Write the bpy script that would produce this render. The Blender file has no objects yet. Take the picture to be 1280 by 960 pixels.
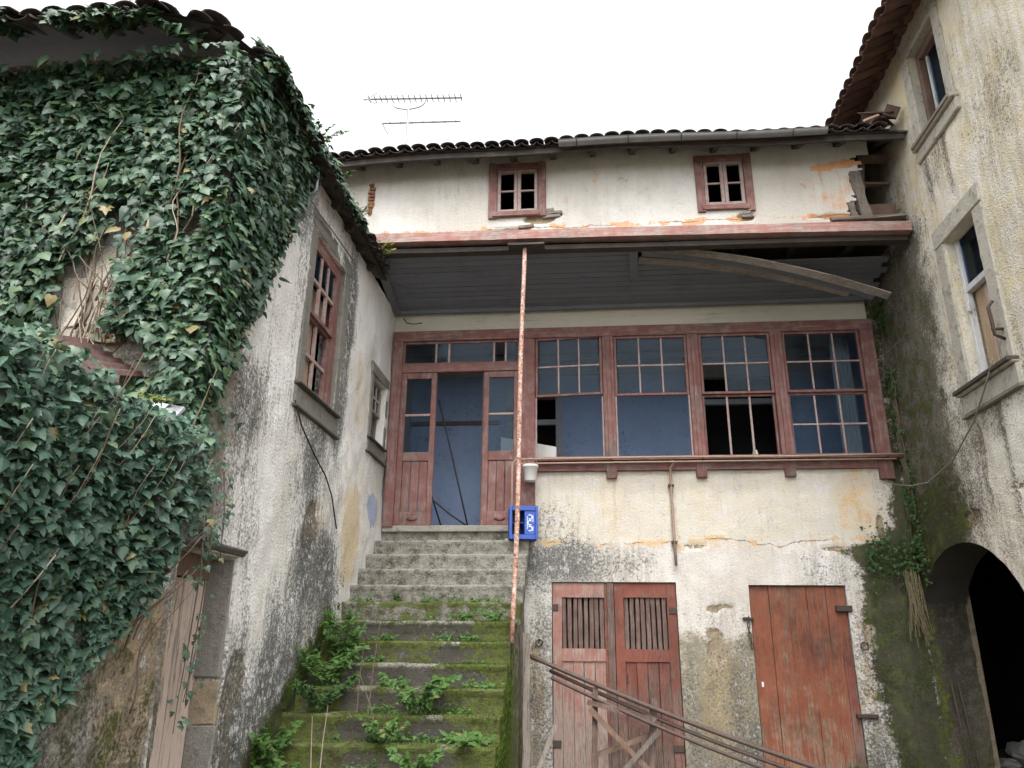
import bpy, math, random
import numpy as np
from mathutils import Matrix, Vector

# ------------------------------------------------------------------ camera, sky, sun, exposure
SC = bpy.context.scene
COL = SC.collection
RNG = np.random.default_rng(7)
random.seed(7)

cam_d = bpy.data.cameras.new('camera')
cam_d.sensor_width = 36.0
cam_d.lens = 36.0 * 950.0 / 1280.0
cam_d.clip_start = 0.05
cam_d.clip_end = 3000
cam = bpy.data.objects.new('camera', cam_d)
COL.objects.link(cam)
cam.matrix_world = Matrix(((0.99558589, 0.02127183, 0.09141253, 0.0),
                           (0.09336725, -0.32362982, -0.94156587, 0.0),
                           (0.00955500, 0.94594463, -0.32418737, 1.6),
                           (0, 0, 0, 1)))
SC.camera = cam

SUN_EL, SUN_AZ = math.radians(60), math.radians(176)
world = bpy.data.worlds.new('World')
SC.world = world
world.use_nodes = True
wn = world.node_tree
wn.nodes.clear()
w_sky = wn.nodes.new('ShaderNodeTexSky')
w_sky.sky_type = 'NISHITA'
w_sky.sun_disc = False
w_sky.sun_elevation = SUN_EL
w_sky.sun_rotation = SUN_AZ
w_sky.air_density = 1.0
w_sky.dust_density = 4.0
w_hsv = wn.nodes.new('ShaderNodeHueSaturation')
w_hsv.inputs['Saturation'].default_value = 0.12
w_bg = wn.nodes.new('ShaderNodeBackground')
w_bg.inputs['Strength'].default_value = 0.15
w_out = wn.nodes.new('ShaderNodeOutputWorld')
wn.links.new(w_sky.outputs[0], w_hsv.inputs['Color'])
wn.links.new(w_hsv.outputs[0], w_bg.inputs['Color'])
wn.links.new(w_bg.outputs[0], w_out.inputs['Surface'])

sun_d = bpy.data.lights.new('sun', 'SUN')
sun_d.energy = 0.5
sun_d.angle = math.radians(50)
sun_d.color = (1.0, 0.97, 0.93)
sun = bpy.data.objects.new('sun', sun_d)
COL.objects.link(sun)
sdir = Vector((math.sin(SUN_AZ) * math.cos(SUN_EL), math.cos(SUN_AZ) * math.cos(SUN_EL), math.sin(SUN_EL)))
sun.rotation_euler = sdir.to_track_quat('Z', 'Y').to_euler()
sun.location = (0, -10, 20)

SC.view_settings.view_transform = 'Standard'
SC.view_settings.look = 'None'
SC.view_settings.gamma = 1.0
SC.view_settings.use_curve_mapping = False
SC.view_settings.exposure = 1.88
SC.cycles.use_denoising = True
SC.cycles.max_bounces = 6
SC.cycles.transparent_max_bounces = 12

# ------------------------------------------------------------------ numpy noise
def _hash(ix, iy, iz):
    h = (ix * 374761393 + iy * 668265263 + iz * 2147483647 + 144665) & 0xFFFFFFFF
    h = ((h ^ (h >> 13)) * 1274126177) & 0xFFFFFFFF
    h = (h ^ (h >> 16)) & 0xFFFFFFFF
    return h / 4294967295.0

def vnoise(P):
    P = np.asarray(P, dtype=np.float64)
    I = np.floor(P).astype(np.int64)
    f = P - I
    f = f * f * (3 - 2 * f)
    r = 0
    for dx in (0, 1):
        for dy in (0, 1):
            for dz in (0, 1):
                w = (f[:, 0] if dx else 1 - f[:, 0]) * (f[:, 1] if dy else 1 - f[:, 1]) * (f[:, 2] if dz else 1 - f[:, 2])
                r = r + w * _hash(I[:, 0] + dx, I[:, 1] + dy, I[:, 2] + dz)
    return r

def fbm(P, octv=4):
    P = np.asarray(P, dtype=np.float64)
    r, a, t = 0, 0.5, 0
    for k in range(octv):
        r = r + a * vnoise(P * 2 ** k + 17.3 * k)
        t += a
        a *= 0.55
    return r / t

def sstep(e0, e1, x):
    t = np.clip((x - e0) / (e1 - e0), 0, 1)
    return t * t * (3 - 2 * t)

def blob(a, b, ca, cb, ra, rb):
    d = np.sqrt(((a - ca) / ra) ** 2 + ((b - cb) / rb) ** 2)
    return 1 - sstep(0.55, 1.25, d)

# ------------------------------------------------------------------ mesh builder
WORLD = {}

class Frame:
    def __init__(s, o, ea, eb, ec):
        s.o, s.ea, s.eb, s.ec = [np.array(v, float) for v in (o, ea, eb, ec)]
    def p(s, a, b, c=0.0):
        return s.o + a * s.ea + b * s.eb + c * s.ec

class MB:
    def __init__(s):
        s.V, s.F, s.A = [], [], []
    def add(s, verts, faces, attr=None):
        n = len(s.V)
        s.V.extend([tuple(map(float, v)) for v in verts])
        s.F.extend([tuple(int(i) + n for i in f) for f in faces])
        return s
    def box(s, x0, x1, y0, y1, z0, z1, jit=0.0):
        v = np.array([(x, y, z) for x in (x0, x1) for y in (y0, y1) for z in (z0, z1)], float)
        if jit:
            v = v + RNG.uniform(-jit, jit, v.shape)
        return s.add(v, [(0, 1, 3, 2), (4, 6, 7, 5), (0, 4, 5, 1), (2, 3, 7, 6), (0, 2, 6, 4), (1, 5, 7, 3)])
    def fbox(s, fr, a0, a1, b0, b1, c0, c1, jit=0.0):
        v = [fr.p(a, b, c) for a in (a0, a1) for b in (b0, b1) for c in (c0, c1)]
        v = np.array(v)
        if jit:
            v = v + RNG.uniform(-jit, jit, v.shape)
        f = [(0, 1, 3, 2), (4, 6, 7, 5), (0, 4, 5, 1), (2, 3, 7, 6), (0, 2, 6, 4), (1, 5, 7, 3)]
        if np.dot(np.cross(fr.ea, fr.eb), fr.ec) < 0:
            f = [q[::-1] for q in f]
        return s.add(v, f)
    def plank(s, pts, w, t, up=(0, 0, 1), seg=3, jit=0.003, taper=1.0):
        pts = [np.array(p, float) for p in pts]
        if len(pts) == 2:
            pts = [pts[0] + (pts[1] - pts[0]) * k / seg for k in range(seg + 1)]
        up = np.array(up, float)
        n0 = len(s.V)
        vs = []
        for i, p in enumerate(pts):
            d = pts[min(i + 1, len(pts) - 1)] - pts[max(i - 1, 0)]
            d = d / np.linalg.norm(d)
            sd = np.cross(d, up); sd /= np.linalg.norm(sd)
            nn = np.cross(sd, d)
            k = 1 + (taper - 1) * i / (len(pts) - 1)
            for (q, r) in ((-1, -1), (1, -1), (1, 1), (-1, 1)):
                vs.append(p + sd * q * w / 2 * k + nn * r * t / 2 * k + RNG.uniform(-jit, jit, 3))
        fs = []
        for i in range(len(pts) - 1):
            for j in range(4):
                a, b = i * 4 + j, i * 4 + (j + 1) % 4
                fs.append((a, b, b + 4, a + 4))
        m = (len(pts) - 1) * 4
        fs += [(3, 2, 1, 0), (m, m + 1, m + 2, m + 3)]
        return s.add(vs, fs)
    def tube(s, pts, r, sides=8, r1=None, jit=0.0):
        pts = [np.array(p, float) for p in pts]
        r1 = r if r1 is None else r1
        vs, fs = [], []
        prev = None
        for i, p in enumerate(pts):
            d = pts[min(i + 1, len(pts) - 1)] - pts[max(i - 1, 0)]
            d = d / (np.linalg.norm(d) + 1e-9)
            if prev is None:
                ref = np.array((0, 0, 1.0)) if abs(d[2]) < 0.9 else np.array((1.0, 0, 0))
            else:
                ref = prev
            u = np.cross(d, ref); u /= np.linalg.norm(u)
            v = np.cross(u, d)
            prev = v if True else prev
            rr = r + (r1 - r) * i / max(1, len(pts) - 1)
            for k in range(sides):
                an = 2 * math.pi * k / sides
                q = rr * (1 + (RNG.uniform(-jit, jit) if jit else 0))
                vs.append(p + (u * math.cos(an) + v * math.sin(an)) * q)
        for i in range(len(pts) - 1):
            for k in range(sides):
                a, b = i * sides + k, i * sides + (k + 1) % sides
                fs.append((a, b, b + sides, a + sides))
        fs.append(tuple(range(sides))[::-1])
        m = (len(pts) - 1) * sides
        fs.append(tuple(m + k for k in range(sides)))
        return s.add(vs, fs)
    def lathe(s, c, prof, sides=16):
        vs, fs = [], []
        for (r, z) in prof:
            for k in range(sides):
                an = 2 * math.pi * k / sides
                vs.append((c[0] + r * math.cos(an), c[1] + r * math.sin(an), c[2] + z))
        for i in range(len(prof) - 1):
            for k in range(sides):
                a, b = i * sides + k, i * sides + (k + 1) % sides
                fs.append((a, b, b + sides, a + sides))
        return s.add(vs, fs)
    def build(s, name, mat, parent=None, bevel=0.0, smooth=False, attrs=None, kind=None, label=None):
        V = np.array(s.V)
        return mesh_obj(name, V, s.F, mat, parent, bevel, smooth, attrs, kind, label)

def mesh_obj(name, V, F, mat, parent=None, bevel=0.0, smooth=False, attrs=None, kind=None, label=None):
    V = np.asarray(V, float)
    c = (V.min(0) + V.max(0)) / 2
    if parent is None:
        c[2] = V[:, 2].min()
    me = bpy.data.meshes.new(name)
    if isinstance(F, np.ndarray):
        nv, nf, k = len(V), len(F), F.shape[1]
        me.vertices.add(nv)
        me.vertices.foreach_set('co', (V - c).astype(np.float32).ravel())
        me.loops.add(nf * k)
        me.loops.foreach_set('vertex_index', F.astype(np.int32).ravel())
        me.polygons.add(nf)
        me.polygons.foreach_set('loop_start', np.arange(0, nf * k, k, dtype=np.int32))
        me.update(calc_edges=True)
        me.validate()
    else:
        me.from_pydata((V - c).tolist(), [], F)
        me.update()
    if attrs:
        for nm, arr in attrs.items():
            arr = np.asarray(arr, np.float32)
            if arr.ndim == 1:
                at = me.attributes.new(nm, 'FLOAT', 'POINT')
                at.data.foreach_set('value', arr)
            else:
                if arr.shape[1] == 3:
                    arr = np.concatenate([arr, np.ones((len(arr), 1), np.float32)], 1)
                at = me.attributes.new(nm, 'FLOAT_COLOR', 'POINT')
                at.data.foreach_set('color', arr.ravel())
    if mat is not None:
        me.materials.append(M[mat])
    if smooth:
        me.polygons.foreach_set('use_smooth', [True] * len(me.polygons))
    o = bpy.data.objects.new(name, me)
    COL.objects.link(o)
    if parent is not None:
        o.parent = parent
        o.location = Vector(c) - WORLD[parent.name]
    else:
        o.location = Vector(c)
    WORLD[o.name] = Vector(c)
    if bevel:
        b = o.modifiers.new('bevel', 'BEVEL')
        b.width = bevel
        b.segments = 1
        b.limit_method = 'ANGLE'
    if kind:
        o['kind'] = kind
    if label:
        o['label'] = label
    return o

def copy_obj(src, parent, center, rot=None, scale=None):
    o = src.copy()
    COL.objects.link(o)
    o.parent = parent
    o.location = Vector(center) - (WORLD[parent.name] if parent else Vector((0, 0, 0)))
    if rot is not None:
        o.rotation_euler = rot
    if scale is not None:
        o.scale = scale
    WORLD[o.name] = Vector(center)
    return o

def thing(name, label, cat, loc, group=None):
    o = bpy.data.objects.new(name, None)
    COL.objects.link(o)
    o.location = loc
    o.empty_display_size = 0.2
    WORLD[o.name] = Vector(loc)
    return tag(o, label, cat, group)

def pempty(name, label, loc, parent):
    o = bpy.data.objects.new(name, None)
    COL.objects.link(o)
    o.parent = parent
    o.location = Vector(loc) - WORLD[parent.name]
    o.empty_display_size = 0.2
    WORLD[o.name] = Vector(loc)
    if label:
        o['label'] = label
    return o

def tag(o, label, cat, group=None):
    o['label'] = label
    o['category'] = cat
    if group:
        o['group'] = group
    return o

# ------------------------------------------------------------------ materials
M = {}

class N:
    def __init__(s, name):
        s.m = bpy.data.materials.new(name)
        s.m.use_nodes = True
        s.t = s.m.node_tree
        s.t.nodes.clear()
        s.out = s.t.nodes.new('ShaderNodeOutputMaterial')
        s.pos = s.t.nodes.new('ShaderNodeNewGeometry').outputs['Position']
        M[name] = s.m
    def _in(s, sock, v):
        if hasattr(v, 'node'):
            s.t.links.new(v, sock)
        elif isinstance(v, (tuple, list)) and len(v) == 3 and sock.type == 'RGBA':
            sock.default_value = (*v, 1)
        else:
            sock.default_value = v
    def node(s, typ, **kw):
        n = s.t.nodes.new(typ)
        for k, v in kw.items():
            setattr(n, k, v)
        return n
    def math(s, op, a, b=0.0, c=0.0, clamp=False):
        n = s.node('ShaderNodeMath', operation=op, use_clamp=clamp)
        s._in(n.inputs[0], a); s._in(n.inputs[1], b); s._in(n.inputs[2], c)
        return n.outputs[0]
    def scale(s, v3, vec=None, off=None):
        n = s.node('ShaderNodeMapping')
        s._in(n.inputs['Vector'], s.pos if vec is None else vec)
        n.inputs['Scale'].default_value = v3
        if off is not None:
            s._in(n.inputs['Location'], off)
        return n.outputs[0]
    def noise(s, sc, detail=4, rough=0.6, vec=None, contrast=2.2, dist=0.0):
        n = s.node('ShaderNodeTexNoise')
        n.inputs['Scale'].default_value = sc
        n.inputs['Detail'].default_value = detail
        n.inputs['Roughness'].default_value = rough
        n.inputs['Distortion'].default_value = dist
        s._in(n.inputs['Vector'], s.pos if vec is None else vec)
        if contrast == 1:
            return n.outputs[0]
        return s.math('MULTIPLY_ADD', n.outputs[0], contrast, 0.5 - 0.5 * contrast, clamp=True)
    def voro(s, sc, vec=None, feature='F1', out=0):
        n = s.node('ShaderNodeTexVoronoi', feature=feature)
        n.inputs['Scale'].default_value = sc
        s._in(n.inputs['Vector'], s.pos if vec is None else vec)
        return n.outputs[out]
    def mix(s, f, a, b, blend='MIX'):
        n = s.node('ShaderNodeMix', data_type='RGBA', blend_type=blend)
        s._in(n.inputs[0], f)
        s._in(n.inputs[6], a); s._in(n.inputs[7], b)
        return n.outputs[2]
    def thr(s, m, n, w=0.18, k=1.0):
        x = s.math('MULTIPLY_ADD', n, k, -0.5 * k)
        x = s.math('ADD', x, m)
        x = s.math('MULTIPLY_ADD', x, 1 / w, 0.5 - 0.5 / w, clamp=True)
        return x
    def attr(s, name):
        n = s.node('ShaderNodeAttribute', attribute_name=name)
        return n
    def sep(s, col):
        n = s.node('ShaderNodeSeparateColor')
        s._in(n.inputs[0], col)
        return n.outputs
    def rand(s):
        return s.node('ShaderNodeObjectInfo').outputs['Random']
    def bump(s, h, strength=0.5, dist=0.01, normal=None):
        n = s.node('ShaderNodeBump')
        n.inputs['Strength'].default_value = strength
        n.inputs['Distance'].default_value = dist
        s._in(n.inputs['Height'], h)
        if normal is not None:
            s._in(n.inputs['Normal'], normal)
        return n.outputs[0]
    def bsdf(s, col, rough=0.8, normal=None, spec=0.3, metal=0.0, sheen=None):
        n = s.node('ShaderNodeBsdfPrincipled')
        s._in(n.inputs['Base Color'], col)
        s._in(n.inputs['Roughness'], rough)
        n.inputs['Specular IOR Level'].default_value = spec
        s._in(n.inputs['Metallic'], metal)
        if normal is not None:
            s._in(n.inputs['Normal'], normal)
        s.t.links.new(n.outputs[0], s.out.inputs[0])
        return n

def plaster(name, cA, cB, cStain, rough_scale=70, rough_amt=0.35, dirt_col=(0.055, 0.055, 0.05), ochre=(0.40, 0.28, 0.15),
            bare=(0.26, 0.20, 0.13), bare2=(0.45, 0.36, 0.24), tint=(0.2, 0.16, 0.11), blue=(0.28, 0.34, 0.48), streak=(9, 9, 0.9), dw=0.6, da=0.55):
    n = N(name)
    wa = n.sep(n.attr('wa').outputs['Color'])
    dirt, moss, och = wa[0], wa[1], wa[2]
    bare_m = n.attr('wa').outputs['Alpha']
    wb = n.sep(n.attr('wb').outputs['Color'])
    tintm, crack, bluem = wb[0], wb[1], wb[2]
    big = n.noise(0.9, 5, 0.6)
    mid = n.noise(5.0, 6, 0.65)
    fine = n.noise(38, 5, 0.7)
    vfine = n.noise(130, 3, 0.7)
    stv = n.scale(streak)
    st = n.noise(1.6, 6, 0.68, vec=stv)
    st2 = n.noise(5.5, 5, 0.7, vec=stv, contrast=2.6)
    base = n.mix(big, cA, cB)
    base = n.mix(n.math('MULTIPLY', n.thr(0.25, mid, 0.5), 0.55), base, cStain)
    broad = n.math('MULTIPLY_ADD', n.noise(1.3, 6, 0.62, vec=n.scale((1, 1, 0.55)), contrast=3.0), 0.7, n.math('MULTIPLY', st, 0.3))
    base = n.mix(n.math('MULTIPLY', n.thr(0.42, broad, 0.7, 1.5), 0.6), base, tuple(c * 0.86 for c in cStain))
    base = n.mix(n.math('MULTIPLY', fine, 0.22), base, tuple(c * 0.6 for c in cStain))
    # ochre damp stains
    on = n.math('MULTIPLY_ADD', mid, 0.6, n.math('MULTIPLY', st, 0.4))
    of = n.thr(och, on, 0.35)
    oc = n.mix(fine, ochre, tuple(min(1, c * 1.5) for c in ochre))
    base = n.mix(n.math('MULTIPLY', of, 0.88), base, oc)
    base = n.mix(n.math('MULTIPLY', n.thr(bluem, mid, 0.25), 0.8), base, blue)
    # brown damp; on the right wall also corner shade put into the colour
    tf = n.thr(tintm, n.math('MULTIPLY_ADD', mid, 0.5, n.math('MULTIPLY', fine, 0.5)), 0.5)
    base = n.mix(n.math('MULTIPLY', tf, 0.85), base, n.mix(mid, tint, tuple(c * 0.55 for c in tint)))
    # bare masonry
    bf = n.thr(bare_m, n.math('MULTIPLY_ADD', mid, 0.6, n.math('MULTIPLY', fine, 0.4)), 0.08)
    vc = n.voro(6.5, vec=n.scale((1, 1, 1.9)), out=1)
    bc = n.mix(n.sep(vc)[0], bare, bare2)
    bc = n.mix(n.math('MULTIPLY', fine, 0.6), bc, tuple(c * 0.45 for c in bare))
    base = n.mix(bf, base, bc)
    # mildew: soft streaks and hard speckle
    dn = n.math('MULTIPLY_ADD', st, 0.45, n.math('MULTIPLY_ADD', fine, 0.30, n.math('MULTIPLY', st2, 0.25)))
    mf2 = n.noise(14, 5, 0.7, contrast=2.8)
    df = n.thr(dirt, dn, dw, 1.5)
    base = n.mix(n.math('MULTIPLY', df, da), base, n.mix(mf2, tuple(c * 1.2 for c in dirt_col), tuple(c * 4.2 for c in dirt_col)))
    sp = n.thr(n.math('MULTIPLY', dirt, 0.85), n.math('MULTIPLY_ADD', fine, 0.45, n.math('MULTIPLY_ADD', vfine, 0.25, n.math('MULTIPLY', mf2, 0.3))), 0.2, 1.4)
    base = n.mix(n.math('MULTIPLY', sp, 0.78), base, dirt_col)
    # pale lime blooms that show through the dirt
    bl = n.thr(n.math('MULTIPLY', dirt, 0.40), n.math('MULTIPLY_ADD', mf2, 0.45, n.math('MULTIPLY_ADD', st2, 0.2, n.math('MULTIPLY', vfine, 0.35))), 0.2, 1.5)
    base = n.mix(n.math('MULTIPLY', bl, 0.55), base, cB)
    # moss
    mn = n.math('MULTIPLY_ADD', mid, 0.45, n.math('MULTIPLY_ADD', fine, 0.3, n.math('MULTIPLY', mf2, 0.25)))
    mf = n.thr(moss, mn, 0.35, 1.5)
    mc = n.mix(fine, (0.013, 0.017, 0.008), (0.060, 0.070, 0.020))
    mc = n.mix(n.math('MULTIPLY', n.thr(0.5, mf2, 0.5, 1.3), 0.75), mc, (0.040, 0.032, 0.018))
    mc = n.mix(n.math('MULTIPLY', n.thr(0.30, mid, 0.3, 1.4), 0.8), mc, (0.072, 0.092, 0.016))
    mc = n.mix(n.math('MULTIPLY', n.thr(0.09, vfine, 0.2, 1.3), 0.55), mc, (0.17, 0.165, 0.09))
    base = n.mix(n.math('MULTIPLY', mf, 0.93), base, mc)
    # crack line: |signed distance| small
    cd = n.math('ABSOLUTE', n.math('ADD', n.math('SUBTRACT', crack, 0.5), n.math('MULTIPLY_ADD', mid, 0.05, -0.025)))
    cw = n.math('MULTIPLY_ADD', fine, 0.010, 0.0)
    cf = n.math('MULTIPLY', n.math('LESS_THAN', cd, cw), n.thr(0.52, n.noise(3.2, 4, 0.6), 0.3, 1.6))
    spall = n.math('MULTIPLY', n.math('LESS_THAN', cd, n.math('MULTIPLY', n.thr(0.38, n.noise(4.5, 5, 0.65), 0.3, 1.6), 0.045)), 0.75)
    base = n.mix(spall, base, oc)
    base = n.mix(n.math('MULTIPLY', cf, 0.7), base, (0.10, 0.07, 0.045))
    h = n.math('MULTIPLY_ADD', n.voro(rough_scale), rough_amt, n.math('MULTIPLY', fine, 0.6))
    h = n.math('ADD', h, n.math('MULTIPLY', mf, n.math('MULTIPLY', vfine, 1.2)))
    h = n.math('SUBTRACT', h, n.math('MULTIPLY', cf, 1.0))
    h = n.math('SUBTRACT', h, n.math('MULTIPLY', bf, n.math('MULTIPLY_ADD', mid, 1.5, 0.5)))
    n.bsdf(base, 0.92, n.bump(h, 0.7, 0.012), 0.15)

plaster('plaster_house', (0.56, 0.535, 0.50), (0.63, 0.615, 0.59), (0.49, 0.44, 0.37), rough_scale=60, rough_amt=0.25, blue=(0.52, 0.475, 0.39), tint=(0.25, 0.215, 0.135), ochre=(0.42, 0.29, 0.155))
plaster('plaster_upper', (0.55, 0.53, 0.49), (0.60, 0.585, 0.555), (0.48, 0.44, 0.38), rough_scale=25, rough_amt=0.1, ochre=(0.46, 0.22, 0.09))
plaster('plaster_left', (0.70, 0.69, 0.67), (0.80, 0.79, 0.78), (0.56, 0.52, 0.45), rough_scale=45, rough_amt=0.45, streak=(13, 13, 1.3), dw=0.38, da=0.72, ochre=(0.47, 0.38, 0.25), tint=(0.20, 0.165, 0.115))
plaster('plaster_right', (0.64, 0.61, 0.53), (0.74, 0.72, 0.66), (0.52, 0.46, 0.34), rough_scale=62, rough_amt=0.9, ochre=(0.50, 0.43, 0.28),
        dirt_col=(0.07, 0.06, 0.045), tint=(0.040, 0.036, 0.022))  # near-black tint: mossy corner grime with the corner's shade in the colour

def stone(name, cA, cB, moss_k=0.0, scale=1.0):
    n = N(name)
    big = n.noise(2.2 * scale, 5, 0.6)
    fine = n.noise(60 * scale, 5, 0.75)
    mid = n.noise(11 * scale, 5, 0.65)
    gr = n.noise(220, 2, 0.7)
    c = n.mix(big, cA, cB)
    c = n.mix(n.math('MULTIPLY', fine, 0.55), c, tuple(x * 0.4 for x in cA))
    c = n.mix(n.math('MULTIPLY', n.thr(0.12, gr, 0.2), 0.5), c, tuple(min(1, x * 1.5) for x in cB))
    c = n.mix(n.math('MULTIPLY', n.thr(0.3, mid, 0.2), 0.45), c, (0.07, 0.07, 0.055))
    c = n.mix(n.math('MULTIPLY', n.rand(), 0.25), c, tuple(x * 0.6 for x in cA))
    if moss_k:
        a = n.attr('moss').outputs['Fac']
        d = n.attr('dark').outputs['Fac']
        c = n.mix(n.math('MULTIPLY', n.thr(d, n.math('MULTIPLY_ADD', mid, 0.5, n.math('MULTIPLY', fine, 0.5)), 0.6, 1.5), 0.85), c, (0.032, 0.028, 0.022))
        mf = n.thr(a, n.math('MULTIPLY_ADD', mid, 0.6, n.math('MULTIPLY', fine, 0.4)), 0.25, 1.2)
        mc = n.mix(n.math('MULTIPLY_ADD', fine, 0.6, n.math('MULTIPLY', mid, 0.4)), (0.028, 0.036, 0.012), (0.125, 0.155, 0.028))
        mc = n.mix(n.math('MULTIPLY', n.thr(0.34, n.noise(16, 5, 0.7, contrast=2.8), 0.4, 1.4), 0.75), mc, (0.048, 0.038, 0.020))
        c = n.mix(n.math('MULTIPLY', mf, 0.92), c, mc)
    h = n.math('MULTIPLY_ADD', fine, 0.6, n.math('MULTIPLY', mid, 1.2))
    n.bsdf(c, 0.9, n.bump(h, 0.7, 0.012), 0.2)

stone('granite', (0.30, 0.28, 0.24), (0.40, 0.38, 0.33))
stone('granite_dark', (0.20, 0.19, 0.165), (0.29, 0.275, 0.24))
stone('step_stone', (0.27, 0.255, 0.215), (0.36, 0.345, 0.30), moss_k=1)
stone('slab_dark', (0.11, 0.10, 0.085), (0.17, 0.16, 0.14))
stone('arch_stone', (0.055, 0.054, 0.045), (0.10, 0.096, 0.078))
stone('jamb_stone', (0.12, 0.11, 0.085), (0.19, 0.17, 0.13), moss_k=1)
stone('pale_stone', (0.46, 0.43, 0.36), (0.56, 0.53, 0.46))
stone('rubble', (0.30, 0.24, 0.16), (0.40, 0.33, 0.23))
stone('white_patch', (0.68, 0.60, 0.50), (0.76, 0.70, 0.62))

def paint_wood(name, paint, paint2, wood, wear=0.35, grain=(40, 40, 3), dark=0.25, rough=0.7, grime=(0.03, 0.022, 0.018), zfade=0.0):
    n = N(name)
    r = n.rand()
    off = n.node('ShaderNodeCombineXYZ')
    n._in(off.inputs[0], n.math('MULTIPLY', r, 31.0)); n._in(off.inputs[1], n.math('MULTIPLY', r, 17.0)); n._in(off.inputs[2], n.math('MULTIPLY', r, 7.0))
    v = n.scale(grain, off=off.outputs[0])
    g = n.noise(1.0, 6, 0.7, vec=v, contrast=2.4)
    g2 = n.noise(4.0, 4, 0.7, vec=v)
    mid = n.noise(7, 5, 0.65)
    big = n.noise(1.7, 4, 0.6)
    fine = n.noise(90, 3, 0.7)
    c = n.mix(mid, paint, paint2)
    c = n.mix(n.math('MULTIPLY', r, 0.22), c, tuple(x * 0.55 for x in paint))
    w = n.math('MULTIPLY_ADD', g, 0.55, n.math('MULTIPLY_ADD', mid, 0.25, n.math('MULTIPLY', big, 0.2)))
    wz = n.node('ShaderNodeSeparateXYZ'); n._in(wz.inputs[0], n.pos)
    low = n.math('MULTIPLY', n.math('SUBTRACT', 1.0, n.math('DIVIDE', wz.outputs[2], 1.5), clamp=True), zfade)
    wf = n.thr(n.math('ADD', low, wear), w, 0.2, 1.5)
    wc = n.mix(g2, wood, tuple(x * 0.55 for x in wood))
    c = n.mix(n.math('MULTIPLY', wf, 0.9), c, wc)
    df = n.thr(dark, n.math('MULTIPLY_ADD', big, 0.35, n.math('MULTIPLY_ADD', g, 0.35, n.math('MULTIPLY', g2, 0.3))), 0.45, 1.6)
    c = n.mix(n.math('MULTIPLY', df, 0.7), c, grime)
    c = n.mix(n.math('MULTIPLY', fine, 0.18), c, tuple(x * 0.4 for x in paint))
    h = n.math('MULTIPLY_ADD', g, 1.0, n.math('MULTIPLY', g2, 0.6))
    h = n.math('SUBTRACT', h, n.math('MULTIPLY', wf, 0.7))
    n.bsdf(c, rough, n.bump(h, 0.45, 0.006), 0.25)

RED, RED2 = (0.165, 0.068, 0.060), (0.245, 0.125, 0.113)
GREYW = (0.36, 0.27, 0.24)
V_, H_, D_ = (45, 45, 2.5), (2.5, 45, 45), (45, 2.5, 45)
paint_wood('red_v', RED, RED2, GREYW, 0.40, V_, 0.30)
paint_wood('red_h', RED, RED2, GREYW, 0.40, H_, 0.30)
paint_wood('red_y', RED, RED2, GREYW, 0.33, D_, 0.2)
paint_wood('red_beam', (0.30, 0.13, 0.11), (0.38, 0.22, 0.19), (0.44, 0.37, 0.33), 0.5, H_, 0.26)
paint_wood('muntin', (0.30, 0.17, 0.155), (0.40, 0.29, 0.27), (0.45, 0.41, 0.37), 0.5, (30, 30, 30), 0.12)
paint_wood('door_red', (0.165, 0.050, 0.036), (0.225, 0.082, 0.056), (0.24, 0.185, 0.155), 0.36, V_, 0.42, zfade=0.35)
paint_wood('door_brown', (0.15, 0.050, 0.036), (0.23, 0.085, 0.06), (0.20, 0.155, 0.13), 0.36, V_, 0.46, zfade=0.4)
paint_wood('door_pale', (0.26, 0.115, 0.09), (0.33, 0.19, 0.155), (0.36, 0.29, 0.25), 0.45, V_, 0.22, zfade=0.4)
paint_wood('door_plank', (0.185, 0.058, 0.032), (0.25, 0.095, 0.052), (0.31, 0.22, 0.155), 0.27, V_, 0.38, zfade=0.38)
paint_wood('slat_dark', (0.10, 0.06, 0.05), (0.16, 0.10, 0.085), (0.22, 0.17, 0.14), 0.45, V_, 0.3)
paint_wood('ceiling_blue', (0.165, 0.178, 0.21), (0.195, 0.208, 0.24), (0.22, 0.21, 0.21), 0.13, H_, 0.15)
paint_wood('ceiling_trim', (0.16, 0.175, 0.20), (0.19, 0.20, 0.22), (0.22, 0.21, 0.2), 0.2, D_, 0.15)
paint_wood('old_wood', (0.22, 0.19, 0.16), (0.30, 0.26, 0.22), (0.33, 0.29, 0.25), 0.4, V_, 0.3)
paint_wood('post_grey', (0.15, 0.125, 0.105), (0.21, 0.18, 0.155), (0.25, 0.22, 0.19), 0.4, V_, 0.42)
paint_wood('old_wood_h', (0.20, 0.17, 0.145), (0.28, 0.245, 0.21), (0.33, 0.29, 0.25), 0.4, H_, 0.35)
paint_wood('dark_wood', (0.055, 0.045, 0.04), (0.085, 0.072, 0.065), (0.13, 0.115, 0.10), 0.3, H_, 0.3)
paint_wood('tan_wood', (0.42, 0.29, 0.18), (0.50, 0.37, 0.25), (0.40, 0.33, 0.27), 0.3, V_, 0.15)
paint_wood('board_tan', (0.30, 0.19, 0.125), (0.38, 0.27, 0.19), (0.34, 0.29, 0.25), 0.38, V_, 0.25)
paint_wood('pink_wood', (0.56, 0.44, 0.37), (0.62, 0.51, 0.44), (0.36, 0.29, 0.24), 0.4, V_, 0.2)
paint_wood('brown_wood', (0.16, 0.10, 0.075), (0.22, 0.15, 0.11), (0.25, 0.20, 0.16), 0.35, V_, 0.25)
paint_wood('white_paint', (0.55, 0.56, 0.57), (0.64, 0.65, 0.66), (0.36, 0.32, 0.28), 0.25, V_, 0.15)
paint_wood('cream_band', (0.52, 0.49, 0.41), (0.57, 0.54, 0.46), (0.42, 0.37, 0.3), 0.12, H_, 0.12)
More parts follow.
